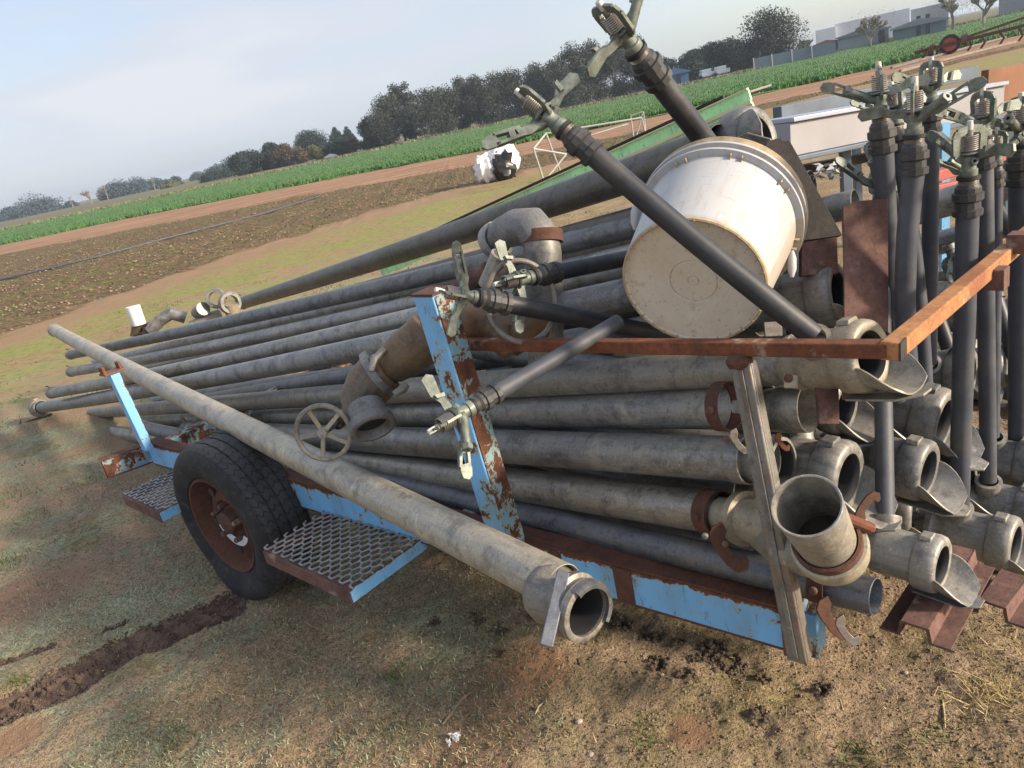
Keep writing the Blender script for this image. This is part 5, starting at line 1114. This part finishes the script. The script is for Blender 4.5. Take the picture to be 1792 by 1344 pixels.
for (x,y) in ((1111,380),(1386,462)): 
    q=P(x,y,1.74 if x<1200 else 1.67); MB().tube([q-cy_*.03,q-cy_*.012,q+cy_*.012,q+cy_*.03],[.004,.010,.010,.004],12).build('bail_ear','bucket_side',t)
MB().tube([P(1272,286,1.64),P(1290,264,1.62),P(1312,249,1.64),P(1330,256,1.70),P(1337,282,1.78)],.003,8).build('bail_handle','galvanised',t); MB().lathe([(-.004,.006),(.006,.005),(.007,0)],P(1274,282,1.66),-ba,seg=10).build('bail_pivot','galvanised',t)
# ================================================================ RUST PLATES, BRACKETS
def plate(label,pts,t_,mat,th=.006,name='steel_plate',cat='plate',tilt=0.0,bm=.0015):
    c=P(sum(p[0] for p in pts)/len(pts),sum(p[1] for p in pts)/len(pts),t_); loc=[((p[0]-proj(c)[0])/FPX*t_,-(p[1]-proj(c)[1])/FPX*t_) for p in pts]
    r_=ray(*proj(c)[:2]).normalized(); return tag(MB().prism(loc,c,cx_+F0*tilt,cy_,th).build(name,mat,loc=c,bevel=bm),label,cat)
plate('tall flat rust-brown steel plate standing behind the hoop corner',[(1476,462),(1474,362),(1500,352),(1553,348),(1554,580),(1476,580)],1.66,'rust_plate')
plate('dark sloping steel bracket right behind the bucket',[(1333,262),(1340,250),(1362,244),(1366,250),(1378,249),(1470,414),(1400,424),(1360,330)],1.82,'steel_black',.03)
plate('short rust-brown bracket between the dark bracket and the tall plate',[(1400,426),(1462,416),(1464,480),(1400,484)],1.74,'rust_plate',.02)
plate('rusty vertical bracket hanging under the pale coupler',[(1426,668),(1466,668),(1467,742),(1432,742)],1.50,'rust_plate',.012)
plate('small rust-brown tab under the pale coupler scoop',[(1472,664),(1514,664),(1514,700),(1474,700)],1.47,'rust_plate',.006)
plate('white tag plate with a rust bolt under the leaning riser',[(1336,564),(1368,562),(1369,588),(1338,590)],1.62,'galvanised',.006)
# clear plastic scrap behind bracket
def crumple(name,label,cat,c,r,mat,n=26,amp=.5,sq=(1,1,.6)):
    mb=MB(); 
    for k in range(n):
        a=Vector([random.uniform(-1,1)*r*q for q in sq]); 
        ps=[c+a+Vector([random.uniform(-amp,amp)*r*q for q in sq]) for _ in range(4)]; b=len(mb.v); mb.v+=ps; mb.quad([b,b+1,b+2],[(0,0)]*3); mb.quad([b+1,b+3,b+2],[(0,0)]*3)
    return tag(mb.build(name,mat,loc=c,smooth=False),label,cat)
crumple('plastic_scrap','torn clear plastic with rusty flake caught behind the dark bracket','scrap',P(1440,300,2.0),.035,'clear_plastic')
# hat channels under the right of the load
def hat(label,near,far,wpx,t0,mat='rust_plate'):
    a,b=near,far; d=(b-a).normalized(); s_=Vector((d.y,-d.x,0)).normalized(); 
    if s_.x<0: s_=-s_
    w=wpx; h=.032; th=.003
    pr=[(-w*1.05,0),(-w*.5,0),(-w*.42,h),(w*.42,h),(w*.5,0),(w*1.05,0),(w*1.05,-th),(w*.5-.004,-th),(w*.42-.004,h-th),(-w*.42+.004,h-th),(-w*.5+.004,-th),(-w*1.05,-th)]
    mb=MB(); L_=(b-a).length; n=len(pr)
    for k in (0,1):
        for x,z in pr: mb.v.append(a+s_*x+ZU*z+d*(L_*k))
    # quads between inner and outer profile for clean caps
    for i in range(n):
        j=(i+1)%n; mb.quad([i,n+i,n+j,j],[(0,0),(L_,0),(L_,.02),(0,.02)])
    for k in (0,n):
        for i in range(5): q=[k+i,k+i+1,k+n-2-i,k+n-1-i]; mb.quad(q if k else q[::-1],[(0,0)]*4)
    return tag(mb.build('hat_channel',mat,loc=a,bevel=.0012,sharp=25),label,'steel channel')
a=P(1600,1117,1.47); b=P(1712,1030,1.80); b.z=a.z; b=a+(b-a).normalized()*.30; hat('rusty hat channel under the lowest front coupler',a,b,.062,0)
a=P(1735,1078,1.60); b=P(1870,985,1.95); b.z=a.z; b=a+(b-a).normalized()*.13; hat('rusty hat channel at the right edge, lit on top',a,b,.062,0)
# ================================================================ SMALL THINGS ON THE GROUND
def gstick(pts,r,mat,label,name='stick'):
    ps=[G(x,y)+Vector((0,0,gh(G(x,y).x,G(x,y).y)[0]+r*.9)) for x,y in pts]; tag(MB().tube(ps,[r*.6]+[r]*(len(ps)-2)+[r*.5],8).build(name,mat,loc=ps[0]),label,'stick')
gstick([(777,1275),(790,1255),(808,1232),(824,1219)],.0045,'stick_wood','curved dry stick on bare soil, bottom centre')
gstick([(938,1258),(945,1245),(952,1240)],.0028,'straw','short pale twig right of the bare soil patch')
gstick([(1649,1228),(1652,1250),(1654,1274)],.0032,'straw','upright pale straw stalk near the bottom right','straw_stalk')
gstick([(1470,1228),(1476,1244)],.0028,'straw','tiny straw piece below the hat channel','straw_stalk')
gstick([(1634,1222),(1642,1205)],.002,'straw','thin straw piece just above the upright stalk','straw_stalk')
q=G(795,1300); q.z=gh(q.x,q.y)[0]+.010; crumple('paper_scrap','crumpled white paper scrap on the bare soil at the bottom','scrap',q,.016,'white_plastic',22,.8,(1,.9,.6))
for i,(x,y,r,l) in enumerate(((1253,1178,.010,'round dark stone below the blue rail'),(1160,1190,.006,'small white pebble below the leaning pipe end'),(1035,1325,.008,'pale pebble near the bottom centre edge'),(1015,1270,.009,'pinkish pebble right of the bare patch'),(868,1103,.005,'white pebble left of the leaning pipe latch'),(1585,1178,.006,'pale pebble below the hat channel'))):
    q=G(x,y); q.z=gh(q.x,q.y)[0]+r*.4; tag(lumpy(MB(),q,r,10,7,.12,sq=(1.2,1,.7)).build('pebble','mud_dark' if i==0 else 'stone_pale',loc=q),l,'stone','pebbles on the yard')
# straw tuft bottom right
q=G(1745,1222); xs_=q.x+RNG.normal(0,.05,260); ys_=q.y+RNG.normal(0,.035,260); leafm('straw_leaf',(0.30,0.22,0.09),(0.45,0.36,0.17),(0.55,0.47,0.26))
tag(blades('straw_tuft',xs_,ys_,.035,.0028,'straw_leaf',1.8),'loose golden straw tuft at the right edge','straw',kind='stuff')
# dark muddy tyre entering at left edge
c=G(-42,1240)+Vector((0,0,.12)); t=thing('muddy_tyre','dark muddy tyre edge at the far left of the photo above the ruts','tyre',c)
MB().lathe([(-.05,.06),(-.055,.10),(-.04,.125),(.04,.125),(.055,.10),(.05,.06)],c,Vector((1,.25,0)),seg=40,wob=lambda a,z:1+.03*math.sin(a*14)).build('tyre','tyre_rubber',t)

# straw litter and small weed tufts
x_,y_=near_pts(1500,lambda x,y:(x>-0.9)&(fbm(x*2+3,y*2+1,3)>0.40)); tag(blades('straw_litter',x_,y_,.012,.0026,'straw_leaf',3.2,.004),'bits of pale straw and dry stalks littering the yard','straw',kind='stuff')
xs_=[];ys_=[]
for (px,py,n_,sg) in ((18,985,160,.06),(5,870,160,.09),(60,905,80,.06),(30,1195,90,.03),(300,1300,70,.03),(560,1010,60,.03),(1500,1330,90,.03),(1120,1300,60,.03),(690,1180,60,.03),(1640,1290,70,.04),(150,840,120,.10),(40,760,140,.15)):
    g=G(px,py); xs_+=list(g.x+RNG.normal(0,sg,n_)); ys_+=list(g.y+RNG.normal(0,sg,n_))
tag(blades('weed_tufts',np.array(xs_),np.array(ys_),.030,.0042,'weed_leaf',.9),'small fresh green weed tufts in the yard','weeds',kind='stuff')

# extra clutter behind the risers
pipe('worn grey pipe lying beneath the fat pipe behind the risers',(1590,440,40),(1840,372,46),.0889,'pipe_grey',('ring',))
pipe('thin dusty pipe lowest of those crossing behind the risers',(1600,500,30),(1840,450,34),.066,'pipe_dark',('ring',))
q=P(1590,545,2.35); tag(MB().box(q,(cx_,cy_,F0),(.05,.10,.006)).build('rust_sheet_piece','rust_plate',loc=q,bevel=.002),'rusty sheet piece standing in shade behind the crossed risers','plate')
